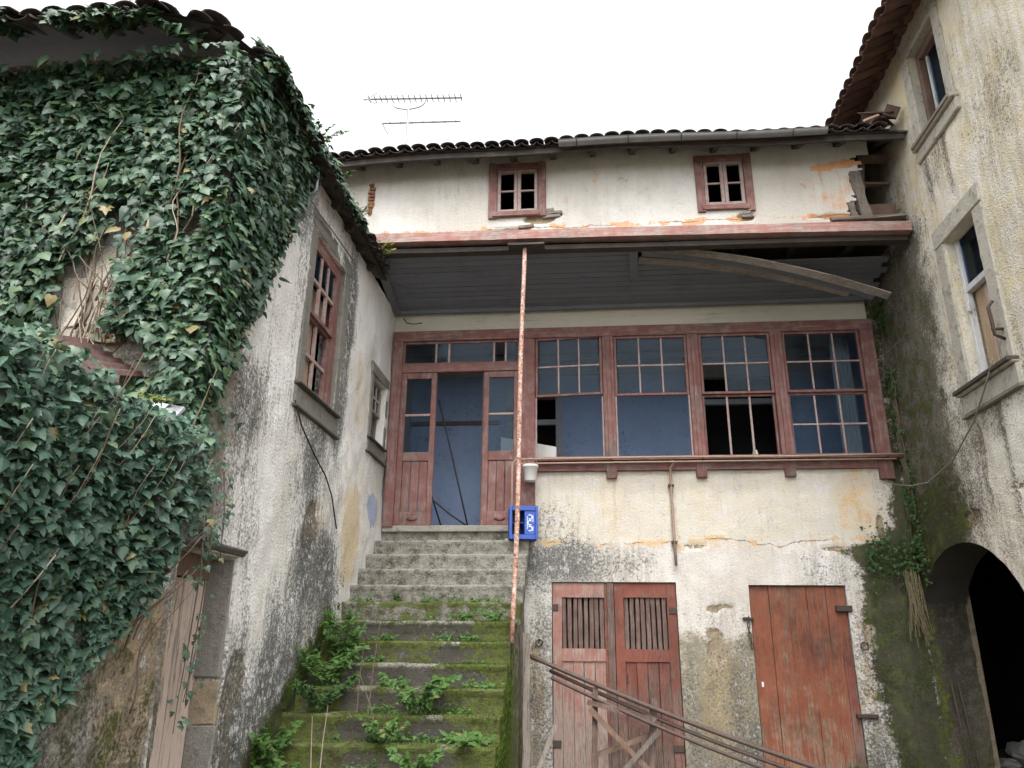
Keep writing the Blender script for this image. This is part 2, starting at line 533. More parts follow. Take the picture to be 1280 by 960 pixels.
paint_wood('room_blue', (0.25, 0.33, 0.50), (0.30, 0.38, 0.56), (0.30, 0.32, 0.36), 0.1, (6, 6, 6), 0.12, 0.9, (0.07, 0.08, 0.11))
paint_wood('room_white', (0.30, 0.31, 0.33), (0.36, 0.37, 0.39), (0.30, 0.29, 0.28), 0.15, H_, 0.12, 0.9)
paint_wood('room_floor', (0.16, 0.12, 0.09), (0.2, 0.15, 0.11), (0.22, 0.18, 0.15), 0.3, H_, 0.2)
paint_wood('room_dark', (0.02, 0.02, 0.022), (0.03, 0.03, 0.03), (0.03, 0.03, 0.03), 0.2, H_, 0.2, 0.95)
paint_wood('sheet_rust', (0.10, 0.060, 0.055), (0.15, 0.088, 0.078), (0.20, 0.15, 0.135), 0.3, (14, 14, 14), 0.35)

def simple(name, c1, c2, rough=0.6, spec=0.4, metal=0.0, sc=14, bump=0.2, objrand=0.2):
    n = N(name)
    a = n.noise(sc, 5, 0.65)
    f = n.noise(sc * 8, 4, 0.7)
    c = n.mix(a, c1, c2)
    c = n.mix(n.math('MULTIPLY', f, 0.3), c, tuple(x * 0.5 for x in c1))
    c = n.mix(n.math('MULTIPLY', n.rand(), objrand), c, tuple(x * 0.5 for x in c1))
    n.bsdf(c, rough, n.bump(f, bump, 0.004), spec, metal)

simple('tile_red', (0.115, 0.065, 0.052), (0.19, 0.115, 0.095), 0.9, 0.15, sc=9, bump=0.5, objrand=0.6)
simple('tile_dark', (0.045, 0.036, 0.033), (0.10, 0.082, 0.075), 0.95, 0.1, sc=12, bump=0.6, objrand=0.6)
simple('tile_grey', (0.065, 0.055, 0.05), (0.145, 0.122, 0.11), 0.95, 0.1, sc=12, bump=0.5, objrand=0.6)
simple('zinc', (0.30, 0.31, 0.32), (0.20, 0.19, 0.19), 0.5, 0.5, 0.6, sc=6)
simple('iron_dark', (0.05, 0.038, 0.032), (0.09, 0.062, 0.05), 0.75, 0.35, 0.2, sc=30)
simple('iron_pipe', (0.075, 0.052, 0.045), (0.125, 0.088, 0.075), 0.7, 0.35, 0.2, sc=18)
simple('pipe_tan', (0.30, 0.19, 0.14), (0.38, 0.28, 0.22), 0.7, 0.3, 0.0, sc=18)

n = N('pole_rust')
a_ = n.noise(7, 6, 0.7, contrast=3.0); f_ = n.noise(70, 4, 0.7)
g_ = n.noise(24, 5, 0.7, contrast=3.0)
c_ = n.mix(a_, (0.30, 0.115, 0.065), (0.46, 0.33, 0.275))
c_ = n.mix(n.math('MULTIPLY', n.thr(0.30, g_, 0.25, 1.4), 0.85), c_, (0.11, 0.05, 0.035))
c_ = n.mix(n.math('MULTIPLY', n.thr(0.22, n.noise(33, 4, 0.7, contrast=3.0), 0.2, 1.4), 0.9), c_, (0.52, 0.45, 0.40))
n.bsdf(c_, 0.8, n.bump(n.math('ADD', g_, f_), 0.6, 0.004), 0.25)
simple('aluminium', (0.30, 0.30, 0.31), (0.40, 0.40, 0.41), 0.5, 0.5, 0.7, sc=20)
simple('blue_plastic', (0.016, 0.058, 0.32), (0.045, 0.115, 0.42), 0.5, 0.45, sc=22, bump=0.12, objrand=0.15)
simple('white_plastic', (0.60, 0.59, 0.56), (0.68, 0.67, 0.64), 0.5, 0.4, sc=8, bump=0.05)
simple('white_card', (0.60, 0.58, 0.55), (0.68, 0.66, 0.63), 0.8, 0.2, sc=8, bump=0.05)
simple('black_cable', (0.012, 0.012, 0.013), (0.02, 0.02, 0.02), 0.6, 0.3, sc=20)
simple('grey_cable', (0.16, 0.15, 0.14), (0.24, 0.23, 0.21), 0.7, 0.3, sc=20)
simple('stem_brown', (0.11, 0.08, 0.055), (0.20, 0.155, 0.115), 0.9, 0.15, sc=30)
simple('stem_pale', (0.30, 0.245, 0.185), (0.40, 0.34, 0.27), 0.9, 0.15, sc=30)
simple('hay', (0.16, 0.135, 0.08), (0.25, 0.215, 0.13), 0.9, 0.1, sc=30)
simple('brick', (0.26, 0.10, 0.06), (0.36, 0.19, 0.12), 0.95, 0.1, sc=22, bump=0.6, objrand=0.4)
simple('ground_dirt', (0.10, 0.085, 0.065), (0.19, 0.17, 0.135), 0.95, 0.1, sc=1.5, bump=0.8)
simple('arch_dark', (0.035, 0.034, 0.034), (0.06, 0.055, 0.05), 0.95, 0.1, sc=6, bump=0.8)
simple('logo_white', (0.75, 0.77, 0.8), (0.8, 0.82, 0.84), 0.5, 0.3, sc=5, bump=0, objrand=0)

def leafmat(name, cols, rough=0.42, spec=0.45, trans=0.25, dead=None):
    n = N(name)
    r = n.math('FRACT', n.math('ADD', n.attr('rnd').outputs['Fac'], n.rand()))
    ramp = n.node('ShaderNodeValToRGB')
    n._in(ramp.inputs[0], r)
    els = ramp.color_ramp.elements
    while len(els) < len(cols):
        els.new(0.5)
    for i, c in enumerate(cols):
        els[i].position = i / (len(cols) - 1)
        els[i].color = (*c, 1)
    if dead is not None:
        for i in range(len(cols)):
            els[i].position = 0.97 * i / (len(cols) - 1)
        e = els.new(0.993)
        e.color = (*dead, 1)
    f = n.noise(45, 3, 0.6)
    c = n.mix(n.math('MULTIPLY', f, 0.35), ramp.outputs[0], (0.03, 0.05, 0.02))
    b = n.bsdf(c, rough, n.bump(f, 0.25, 0.004), spec)
    tr = n.node('ShaderNodeBsdfTranslucent')
    n._in(tr.inputs[0], n.mix(0.3, c, (0.10, 0.16, 0.03)))
    mx = n.node('ShaderNodeMixShader')
    mx.inputs[0].default_value = trans
    n.t.links.new(b.outputs[0], mx.inputs[1]); n.t.links.new(tr.outputs[0], mx.inputs[2])
    n.t.links.new(mx.outputs[0], n.out.inputs[0])

leafmat('ivy_leaf', [(0.020, 0.050, 0.030), (0.036, 0.084, 0.048), (0.056, 0.118, 0.064), (0.027, 0.066, 0.040), (0.088, 0.150, 0.060)], 0.44, 0.45, 0.15, (0.20, 0.15, 0.05))
leafmat('ivy_lower', [(0.028, 0.066, 0.046), (0.050, 0.110, 0.074), (0.074, 0.145, 0.096), (0.038, 0.088, 0.062), (0.11, 0.175, 0.095)], 0.44, 0.45, 0.15, (0.22, 0.17, 0.06))
leafmat('weed_leaf', [(0.04, 0.095, 0.018), (0.065, 0.145, 0.026), (0.09, 0.18, 0.04), (0.045, 0.105, 0.026)], 0.55, 0.3, 0.3, (0.22, 0.18, 0.06))
leafmat('dark_leaf', [(0.02, 0.05, 0.014), (0.035, 0.08, 0.02), (0.05, 0.10, 0.025)], 0.6, 0.25, 0.2)
leafmat('moss_blade', [(0.04, 0.07, 0.012), (0.07, 0.115, 0.018), (0.11, 0.155, 0.025), (0.045, 0.062, 0.015)], 0.9, 0.05, 0.2)
leafmat('fern_yellow', [(0.16, 0.19, 0.03), (0.24, 0.24, 0.05), (0.12, 0.17, 0.03), (0.28, 0.22, 0.06)], 0.7, 0.2, 0.3)

n = N('glass')
fr_ = n.node('ShaderNodeFresnel'); fr_.inputs[0].default_value = 1.22
tp = n.node('ShaderNodeBsdfTransparent'); tp.inputs[0].default_value = (0.72, 0.78, 0.82, 1)
gl = n.node('ShaderNodeBsdfGlossy'); gl.inputs['Roughness'].default_value = 0.06; gl.inputs['Color'].default_value = (0.55, 0.66, 0.78, 1)
df_ = n.node('ShaderNodeBsdfDiffuse'); df_.inputs[0].default_value = (0.30, 0.33, 0.36, 1)
m1 = n.node('ShaderNodeMixShader'); m2 = n.node('ShaderNodeMixShader')
n.t.links.new(fr_.outputs[0], m1.inputs[0]); n.t.links.new(tp.outputs[0], m1.inputs[1]); n.t.links.new(gl.outputs[0], m1.inputs[2])
n._in(m2.inputs[0], n.math('MULTIPLY', n.thr(0.32, n.noise(5, 6, 0.7, vec=n.scale((1.0, 1.0, 1.0)), contrast=2.0), 0.9, 1.0), 0.045))
n.t.links.new(m1.outputs[0], m2.inputs[1]); n.t.links.new(df_.outputs[0], m2.inputs[2])
n.t.links.new(m2.outputs[0], n.out.inputs[0])

# ------------------------------------------------------------------ walls
FAC = Frame((0, 9.6, 0), (1, 0, 0), (0, 0, 1), (0, -1, 0))       # main house, window wall
UPP = Frame((0, 8.3, 0), (1, 0, 0), (0, 0, 1), (0, -1, 0))       # main house, jettied upper storey
LEF = Frame((-2.6, 0, 0), (0, 1, 0), (0, 0, 1), (1, 0, 0))       # left house, side facing the court
LFR = Frame((0, 4.7, 0), (1, 0, 0), (0, 0, 1), (0, -1, 0))       # left house, near end
RIG = Frame((3.9, 0, 0), (0, 1, 0), (0, 0, 1), (-1, 0, 0))       # right house

def lines(v0, v1, step, cuts):
    base = list(np.linspace(v0, v1, max(2, int(round((v1 - v0) / step)) + 1)))
    cuts = sorted(set(round(c, 5) for c in cuts if v0 < c < v1))
    base = [b for b in base if all(abs(b - c) > step * 0.45 for c in cuts) or b in (base[0], base[-1])]
    return np.array(sorted(base + cuts))

def wall(name, parent, fr, a0, a1, b0, b1, step, holes, maskfn, mat, amp=0.02, keep=None, vmap=None, recess=0.018, label=None):
    A = lines(a0, a1, step, [h[0] for h in holes] + [h[1] for h in holes])
    B = lines(b0, b1, step, [h[2] for h in holes] + [h[3] for h in holes])
    na, nb = len(A), len(B)
    ga, gb = np.meshgrid(A, B, indexing='ij')
    a, b = ga.ravel(), gb.ravel()
    if vmap is not None:
        b = vmap(a, b)
    I = np.arange(na * nb).reshape(na, nb)
    q = np.stack([I[:-1, :-1], I[1:, :-1], I[1:, 1:], I[:-1, 1:]], -1).reshape(-1, 4)
    ca, cb = a[q].mean(1), b[q].mean(1)
    ok = np.ones(len(q), bool)
    for h in holes:
        ok &= ~((ca > h[0]) & (ca < h[1]) & (cb > h[2]) & (cb < h[3]))
    if keep is not None:
        ok &= keep(ca, cb)
    q = q[ok]
    c = np.zeros_like(a)
    # reveals round the openings
    ex_a, ex_b, ex_c, ex_q = [], [], [], []
    n0 = len(a)
    for h in holes:
        dep = h[4]
        aa = A[(A >= h[0] - 1e-6) & (A <= h[1] + 1e-6)]
        bb = B[(B >= h[2] - 1e-6) & (B <= h[3] + 1e-6)]
        for (pa, pb) in (([h[0]] * len(bb), bb), ([h[1]] * len(bb), bb), (aa, [h[2]] * len(aa)), (aa, [h[3]] * len(aa))):
            m = len(pa)
            s0 = n0 + len(ex_a)
            ex_a += list(pa) * 2
            ex_b += list(pb) * 2
            ex_c += [None] * m + [-dep] * m
            for i in range(m - 1):
                ex_q.append((s0 + i, s0 + i + 1, s0 + m + i + 1, s0 + m + i))
    if ex_a:
        a = np.concatenate([a, np.array(ex_a, float)])
        b = np.concatenate([b, np.array(ex_b, float)])
        q = np.concatenate([q, np.array(ex_q)])
    P = fr.o + a[:, None] * fr.ea + b[:, None] * fr.eb
    wa, wb = maskfn(a, b, P)
    disp = (fbm(P * 1.7, 4) - 0.5) * amp * 2 + (fbm(P * 9 + 5, 3) - 0.5) * amp * 0.5
    edge = sstep(0.35, 0.6, wa[:, 3] + (fbm(P * 6 + 3, 4) - 0.5))
    disp = disp - recess * edge
    if ex_a:
        ec = np.array([np.nan if v is None else v for v in ex_c])
        full = np.concatenate([np.full(n0, np.nan), ec])
        disp = np.where(np.isnan(full), disp, np.nan_to_num(full))
    V = P + disp[:, None] * fr.ec
    used = np.unique(q)
    remap = -np.ones(len(V), int)
    remap[used] = np.arange(len(used))
    q = remap[q]
    if np.dot(np.cross(fr.ea, fr.eb), fr.ec) < 0:
        q = q[:, ::-1]
    return mesh_obj(name, V[used], np.ascontiguousarray(q), mat, parent, 0, True,
                    {'wa': np.clip(wa[used], 0, 1), 'wb': np.clip(wb[used], 0, 1)}, label=label)

def Z4(a):
    return np.zeros((len(a), 4)), np.tile(np.array([0.0, 0.0, 0.0]), (len(a), 1))

def crack(d):
    return np.clip(0.5 + d, 0, 1)

# ------------------------------------------------------------------ ground
gm = MB()
gm.add([(-150, -150, 0), (150, -150, 0), (150, 150, 0), (-150, 150, 0)], [(0, 1, 2, 3)])
ground = gm.build('ground', 'ground_dirt', kind='structure')

# ------------------------------------------------------------------ MAIN HOUSE
house = thing('main_house', 'old cream two-storey house with red timber window gallery under a jettied upper floor', 'house', (0.6, 9.6, 0))

def mask_lower(a, b, P):
    wa, wb = Z4(a)
    nz = fbm(P * 2.3, 4)
    d = 0.06 + 0.10 * nz
    d += 0.34 * blob(a, b, -0.5, 2.8, 0.6, 0.6) + 0.22 * blob(a, b, 0.05, 2.58, 0.8, 0.28)
    d += 0.30 * blob(a, b, -0.52, 1.2, 0.25, 1.0)
    d += 0.22 * (1 - sstep(2.55, 2.85, b))
    d += 0.22 * blob(a, b, 1.8, 1.0, 0.2, 0.7) + 0.22 * blob(a, b, 1.18, 1.0, 0.12, 0.7) + 0.25 * (1 - sstep(0.3, 1.0, b)) * (a > 1.0)
    d += 0.30 * blob(a, b, 3.2, 1.1, 0.2, 1.0)
    d += 0.25 * blob(a, b, 3.65, 3.3, 0.16, 0.5)
    d -= 0.25 * blob(a, b, 1.6, 2.4, 0.9, 0.35)
    d += 0.40 * (fbm(np.stack([a * 2.6, b * 0.8, 0 * a + 6], 1), 4) - 0.5) * (1 - sstep(2.6, 3.0, b))
    wa[:, 0] = d
    edge = np.interp(b, [0, 0.6, 1.2, 2.0, 2.5, 2.75, 3.0, 3.4, 3.8], [3.38, 3.34, 3.27, 3.22, 3.25, 3.4, 3.62, 3.74, 3.82])
    ms = sstep(-0.16, 0.16, a - edge + 0.25 * (nz - 0.5))
    ms += 0.75 * blob(a, b, 3.4, 2.68, 0.4, 0.12)
    wa[:, 1] = np.clip(ms, 0, 1) * 0.98 * (1 - 0.62 * sstep(3.84, 3.92, a))
    d += 0.5 * sstep(3.84, 3.92, a)
    wa[:, 0] = d
    o = 0.34 * sstep(2.6, 3.2, b) * nz
    o += 0.9 * blob(a, b, 1.55, 0.95, 0.30, 0.75) + 0.35 * blob(a, b, 0.35, 3.3, 0.25, 0.5) + 0.3 * blob(a, b, 1.45, 3.2, 0.25, 0.5)
    o += 0.5 * blob(a, b, -0.6, 1.1, 0.10, 0.8) + 0.5 * blob(a, b, 3.15, 1.3, 0.14, 0.9)
    pl = 3.04 + 0.10 * np.clip((3.66 - b), 0, 1) ** 2 - 0.05 * (nz - 0.5) + 0.25 * sstep(3.45, 3.72, b)
    o += 0.95 * sstep(0.0, 0.03, a - pl) * (1 - sstep(3.36, 3.56, a + 0.3 * (nz - 0.5))) * sstep(2.9, 3.0, b)
    o += 0.35 * blob(a, b, 1.3, 2.78, 0.9, 0.12) + 0.3 * blob(a, b, 2.9, 2.75, 0.6, 0.15)
    wa[:, 2] = o
    br = 0.85 * blob(a, b, 1.52, 1.55, 0.12, 0.26) + 0.75 * blob(a, b, 1.5, 2.02, 0.10, 0.05)
    br += 0.75 * blob(a, b, 3.24, 1.75, 0.07, 0.2) + 0.7 * blob(a, b, 3.55, 2.95, 0.06, 0.2)
    br += 0.62 * blob(a, b, 1.62, 2.05, 0.14, 0.035) + 0.66 * blob(a, b, 1.45, 1.75, 0.08, 0.06) + 0.62 * blob(a, b, 2.95, 2.72, 0.22, 0.03) + 0.6 * blob(a, b, 1.35, 2.76, 0.18, 0.04)
    wa[:, 3] = br
    damp = (1 - sstep(1.62, 1.78, b + 0.18 * (nz - 0.5) + 0.05 * np.sin(a * 9))) * sstep(1.02, 1.10, a) * (1 - sstep(1.92, 2.0, a))
    wb[:, 2] = 0.62 * sstep(2.72, 2.86, b + 0.1 * (nz - 0.5)) * (0.75 + 0.5 * nz)
    wb[:, 0] = 0.80 * damp + 0.45 * (1 - sstep(0.2, 0.9, b)) + 0.5 * blob(a, b, -0.6, 1.0, 0.14, 0.9) + 0.35 * blob(a, b, 3.2, 0.9, 0.2, 0.8) + 0.95 * sstep(3.86, 3.93, a) * (1 - 0.35 * sstep(4.2, 4.32, a))
    zc = 2.80 + 0.10 * (fbm(np.stack([a * 2.2, 0 * a, 0 * a + 3], 1), 4) - 0.5) * 2
    wb[:, 1] = np.where(a < 3.5, crack(b - zc), 0)
    return wa, wb

DL = (-0.42, 1.08, 0.14, 2.33)
DR = (1.93, 3.05, 0.12, 2.30)
wall('lower_wall', house, FAC, -1.0, 4.36, 0.0, 3.76, 0.03, [(DL[0], DL[1], DL[2], DL[3], 0.14), (DR[0], DR[1], DR[2], DR[3], 0.14)],
     mask_lower, 'plaster_house', 0.022, keep=lambda a, b: (a < 3.93) & ((a > -0.74) | (b < 2.85)))

def mask_side(a, b, P):
    wa, wb = Z4(a)
    wa[:, 0] = 0.5
    wa[:, 1] = 0.65
    wb[:, 0] = 0.7
    return wa, wb
wall('corner_wall', house, FAC, 3.76, 3.96, 3.70, 6.3, 0.05, [], mask_side, 'plaster_right', 0.02)

# cream band between the window head and the porch ceiling
mb = MB(); mb.fbox(FAC, -2.6, 3.78, 5.69, 6.02, -0.1, -0.01); mb.build('lintel_band', 'cream_band', house)

# --- timber gallery frame
def fpart(name, fr, a0, a1, b0, b1, c0, c1, mat, parent, bevel=0.005, jit=0.002, label=None):
    return MB().fbox(fr, a0, a1, b0, b1, c0, c1, jit).build(name, mat, parent, bevel, label=label)

fpart('head_rail', FAC, -2.58, 3.80, 5.54, 5.69, -0.07, 0.055, 'red_h', house)
fpart('frame_post', FAC, -2.575, -2.44, 3.0, 5.54, -0.07, 0.05, 'red_v', house)
fpart('frame_post', FAC, -0.83, -0.62, 3.0, 5.54, -0.07, 0.05, 'red_v', house)
for (x0, x1) in ((0.28, 0.43), (1.40, 1.55), (2.48, 2.63)):
    fpart('frame_post', FAC, x0, x1, 3.80, 5.54, -0.07, 0.05, 'red_v', house)
    fpart('frame_post_groove', FAC, x0 + 0.05, x1 - 0.05, 3.88, 5.52, 0.05, 0.066, 'red_v', house, 0.003)
    fpart('post_foot', FAC, x0 + 0.01, x1 - 0.01, 3.60, 3.80, -0.02, 0.062, 'red_v', house)
fpart('frame_post', FAC, 3.62, 3.79, 3.56, 5.54, -0.07, 0.06, 'red_v', house)
fpart('sill_rail', FAC, -0.62, 3.62, 3.70, 3.815, -0.06, 0.045, 'red_h', house)
mb = MB(); mb.plank([FAC.p(-0.62, 3.845, 0.04), FAC.p(3.86, 3.84, 0.04)], 0.17, 0.045, (0, 0, 1), 9, 0.004)
mb.build('window_sill', 'red_h', house)

def sash(fr, parent, a0, a1, b0, b1, cols, rows, c, stile=0.04, bar=0.02, frame_mat='red_v', bar_mat='muntin', glass=True, tilt=0.0, skip=(), name='window', noframe=False, thick=0.035):
    mb = MB()
    def B(x0, x1, y0, y1, dep):
        v = []
        for x in (x0, x1):
            for y in (y0, y1):
                for d in (c - dep / 2, c + dep / 2):
                    t = tilt * ((x - a0) / (a1 - a0))
                    v.append(fr.p(x, y + t, d))
        return v
    fs = [(0, 1, 3, 2), (4, 6, 7, 5), (0, 4, 5, 1), (2, 3, 7, 6), (0, 2, 6, 4), (1, 5, 7, 3)]
    for q in ((a0, a0 + stile, b0, b1), (a1 - stile, a1, b0, b1), (a0 + stile, a1 - stile, b0, b0 + stile), (a0 + stile, a1 - stile, b1 - stile, b1)):
        mb.add(B(*q, thick), fs)
    w = mb.build(name, frame_mat, parent, 0.004)
    ia0, ia1, ib0, ib1 = a0 + stile, a1 - stile, b0 + stile, b1 - stile
    for i in range(1, cols):
        x = ia0 + (ia1 - ia0) * i / cols
        m = MB(); m.add(B(x - bar / 2, x + bar / 2, ib0, ib1, thick * 0.7), fs); m.build('muntin', bar_mat, w, 0.002)
    for j in range(1, rows):
        y = ib0 + (ib1 - ib0) * j / rows
        for i in range(cols):
            x0 = ia0 + (ia1 - ia0) * i / cols + (bar / 2 if i else 0)
            x1 = ia0 + (ia1 - ia0) * (i + 1) / cols - (bar / 2 if i < cols - 1 else 0)
            m = MB(); m.add(B(x0, x1, y - bar / 2, y + bar / 2, thick * 0.65), fs); m.build('muntin', bar_mat, w, 0.002)
    if glass:
        for i in range(cols):
            for j in range(rows):
                if (i, j) in skip:
                    continue
                x0 = ia0 + (ia1 - ia0) * i / cols; x1 = ia0 + (ia1 - ia0) * (i + 1) / cols
                y0 = ib0 + (ib1 - ib0) * j / rows; y1 = ib0 + (ib1 - ib0) * (j + 1) / rows
                g = MB(); g.add(B(x0 + bar / 2 + .001, x1 - bar / 2 - .001, y0 + bar / 2 + .001, y1 - bar / 2 - .001, 0.004), fs); g.build('pane', 'glass', w)
    return w

bays = [(-0.62, 0.28), (0.43, 1.40), (1.55, 2.48), (2.63, 3.62)]
for k, (x0, x1) in enumerate(bays):
    sash(FAC, house, x0 + 0.005, x1 - 0.005, 4.70, 5.54, 3, 2, 0.012, 0.034, 0.022, tilt=0.03 if k == 0 else 0.0, skip=((0, 0),) if k == 2 else ())
    if k == 2:
        sash(FAC, house, x0 + 0.005, x1 - 0.005, 3.87, 4.70, 3, 1, -0.026, 0.03, 0.026, skip=((0, 0), (1, 0), (2, 0)))
    elif k == 3:
        sash(FAC, house, x0 + 0.005, x1 - 0.005, 3.87, 4.70, 3, 2, -0.026, 0.03, 0.022)
    else:
        for (s0, s1) in ((x0 + 0.002, x0 + 0.024), (x1 - 0.024, x1 - 0.002)):
            fpart('sash_stop', FAC, s0, s1, 3.87, 4.70, -0.01, 0.02, 'muntin', house, 0.002)

# --- entrance: transom, two closed leaves, open middle
fpart('door_head', FAC, -2.44, -0.83, 5.09, 5.20, -0.06, 0.04, 'red_h', house)
tr = sash(FAC, house, -2.44, -0.83, 5.20, 5.54, 1, 1, 0.0, 0.03, 0.02, glass=False, name='transom_window', frame_mat='red_h')
xs = [-2.41, -1.98, -1.80, -1.18, -1.02, -0.86]
for x in xs[1:-1]:
    fpart('muntin', FAC, x - 0.012, x + 0.012, 5.23, 5.51, -0.012, 0.012, 'muntin', tr, 0.002)
for x0, x1 in zip(xs[:-1], xs[1:]):
    if (x0, x1) == (-1.18, -1.02):
        continue
    fpart('pane', FAC, x0 + 0.013, x1 - 0.013, 5.235, 5.505, -0.002, 0.002, 'glass', tr, 0, 0)
def leaf(x0, x1):
    st = 0.075
    mb = MB()
    mb.fbox(FAC, x0, x0 + st, 3.02, 5.09, -0.025, 0.02); mb.fbox(FAC, x1 - st, x1, 3.02, 5.09, -0.025, 0.02)
    mb.fbox(FAC, x0 + st, x1 - st, 3.02, 3.20, -0.025, 0.02); mb.fbox(FAC, x0 + st, x1 - st, 3.86, 3.98, -0.025, 0.02)
    mb.fbox(FAC, x0 + st, x1 - st, 5.0, 5.09, -0.025, 0.02)
    d = mb.build('door_leaf', 'red_v', house, 0.006)
    w = (x1 - x0 - 2 * st) / 3
    for i in range(3):
        fpart('panel_board', FAC, x0 + st + i * w + 0.004, x0 + st + (i + 1) * w - 0.004, 3.20, 3.86, -0.012, 0.006, 'red_v', d, 0.004)
    mb = MB(); mb.lathe((0, 0, 0), [(0.0, 0.0), (0.05, 0.0), (0.055, 0.01), (0.03, 0.016), (0.0, 0.014)], 12)
    v = np.array(mb.V); o = FAC.p((x0 + x1) / 2, 3.11, 0.02)
    mb.V = [tuple(o + np.array((p[0] * 1.3, -p[2], p[1] * 0.55))) for p in v]
    mb.build('carved_rosette', 'red_v', d, smooth=True)
    fpart('muntin', FAC, x0 + st, x1 - st, 4.475, 4.505, -0.015, 0.015, 'muntin', d, 0.002)
    for (y0, y1) in ((3.99, 4.47), (4.51, 4.99)):
        fpart('pane', FAC, x0 + st + .002, x1 - st - .002, y0, y1, -0.002, 0.002, 'glass', d, 0, 0)
leaf(-2.44, -1.95)
leaf(-1.31, -0.83)
fpart('door_stop', FAC, -1.33, -1.312, 3.02, 5.09, -0.3, -0.03, 'brown_wood', house)

# --- room behind the gallery
mb = MB(); mb.box(-2.62, 3.95, 9.66, 12.2, 2.9, 3.0); mb.build('room_floor', 'room_floor', house)
mb = MB()
mb.box(-2.62, 3.95, 9.7, 12.2, 5.86, 5.9); mb.build('room_ceiling', 'room_white', house)
YB = 11.0
def back(name, x0, x1, z0, z1, mat, y=YB, t=0.1):
    return MB().box(x0, x1, y, y + t, z0, z1).build(name, mat, house)
back('room_wall', -2.62, -1.05, 3.0, 5.86, 'room_blue')
back('room_wall', -0.40, 1.72, 3.0, 5.86, 'room_blue')
back('room_wall', 2.86, 3.95, 3.0, 5.86, 'room_blue')
back('room_wall', -1.05, -0.40, 5.15, 5.86, 'room_blue')
back('room_wall', 1.72, 2.86, 5.42, 5.86, 'room_blue')
back('room_baseboard', -2.6, -1.1, 3.0, 3.16, 'room_white', YB - 0.025, 0.02)
back('picture_rail', -2.6, -1.25, 4.74, 4.80, 'slat_dark', YB - 0.03, 0.025)
for (x0, x1, zt) in ((-1.05, -0.40, 5.15), (1.72, 2.86, 5.42)):
    back('inner_door_frame', x0 - 0.1, x0, 3.0, zt + 0.1, 'room_white', YB - 0.03, 0.12)
    back('inner_door_frame', x1, x1 + 0.1, 3.0, zt + 0.1, 'room_white', YB - 0.03, 0.12)
    back('inner_door_frame', x0, x1, zt, zt + 0.1, 'room_white', YB - 0.03, 0.12)
    back('inner_transom_bar', x0, x1, zt - 0.42, zt - 0.34, 'room_white', YB, 0.08)
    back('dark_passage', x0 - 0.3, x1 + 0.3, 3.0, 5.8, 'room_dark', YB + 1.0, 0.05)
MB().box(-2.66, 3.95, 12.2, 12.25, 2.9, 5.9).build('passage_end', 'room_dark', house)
back('frieze', -2.6, 3.85, 5.50, 5.66, 'room_white', YB - 0.04, 0.035)
back('frieze', -2.6, 3.85, 5.72, 5.80, 'room_white', YB - 0.09, 0.085)
mb = MB(); mb.box(-2.66, -2.615, 9.7, 12.2, 3.0, 5.86); mb.build('room_wall', 'room_white', house)
mb = MB(); mb.box(3.86, 3.95, 9.7, 12.2, 3.0, 5.86); mb.build('room_wall', 'room_blue', house)
# faded curtain in the last bay
mb = MB()
pts = []
for i in range(25):
    x = 3.35 + 0.011 * i
    pts.append((x, 9.95 + 0.025 * math.sin(i * 1.4)))
vs = [(x, y, z) for (x, y) in pts for z in (3.7, 4.6, 5.6)]
fs = []
for i in range(24):
    for j in range(2):
        fs.append((i * 3 + j, i * 3 + 3 + j, i * 3 + 4 + j, i * 3 + 1 + j))
mb.add(vs, fs); mb.build('curtain', 'room_white', house, smooth=True)

# --- porch ceiling of boards
zc0, zc1 = 6.26, 6.00      # at the beam, at the wall
YC0, YC1 = 8.34, 9.56
NP = 12
def ceil_pt(x, y):
    return np.array((x, y, zc0 + (zc1 - zc0) * (y - YC0) / (YC1 - YC0)))
ceil = MB().fbox(UPP, -2.6, 3.9, 6.42, 6.45, -1.3, -0.05).build('porch_ceiling', 'dark_wood', house)
pw = (YC1 - YC0) / NP
cn = (0, (zc1 - zc0), -(YC1 - YC0))
for i in range(NP):
    y = YC0 + pw * (i + 0.5)
    a, b = (-2.56, 0.66)
    mb = MB(); mb.plank([ceil_pt(a, y), ceil_pt(b, y)], pw - 0.006, 0.02, (0, 0.213, 1), 4, 0.0025); mb.build('ceiling_board', 'ceiling_blue', ceil)
    if i >= 4:
        mb = MB(); mb.plank([ceil_pt(0.66, y), ceil_pt(3.86 - 0.05 * (i % 3), y)], pw - 0.006, 0.02, (0, 0.213, 1), 4, 0.0025); mb.build('ceiling_board', 'ceiling_blue', ceil)
    elif i == 3:
        mb = MB(); mb.plank([ceil_pt(0.66, y), ceil_pt(1.6, y)], pw - 0.006, 0.02, (0, 0.213, 1), 3, 0.0025); mb.build('ceiling_board', 'ceiling_blue', ceil)
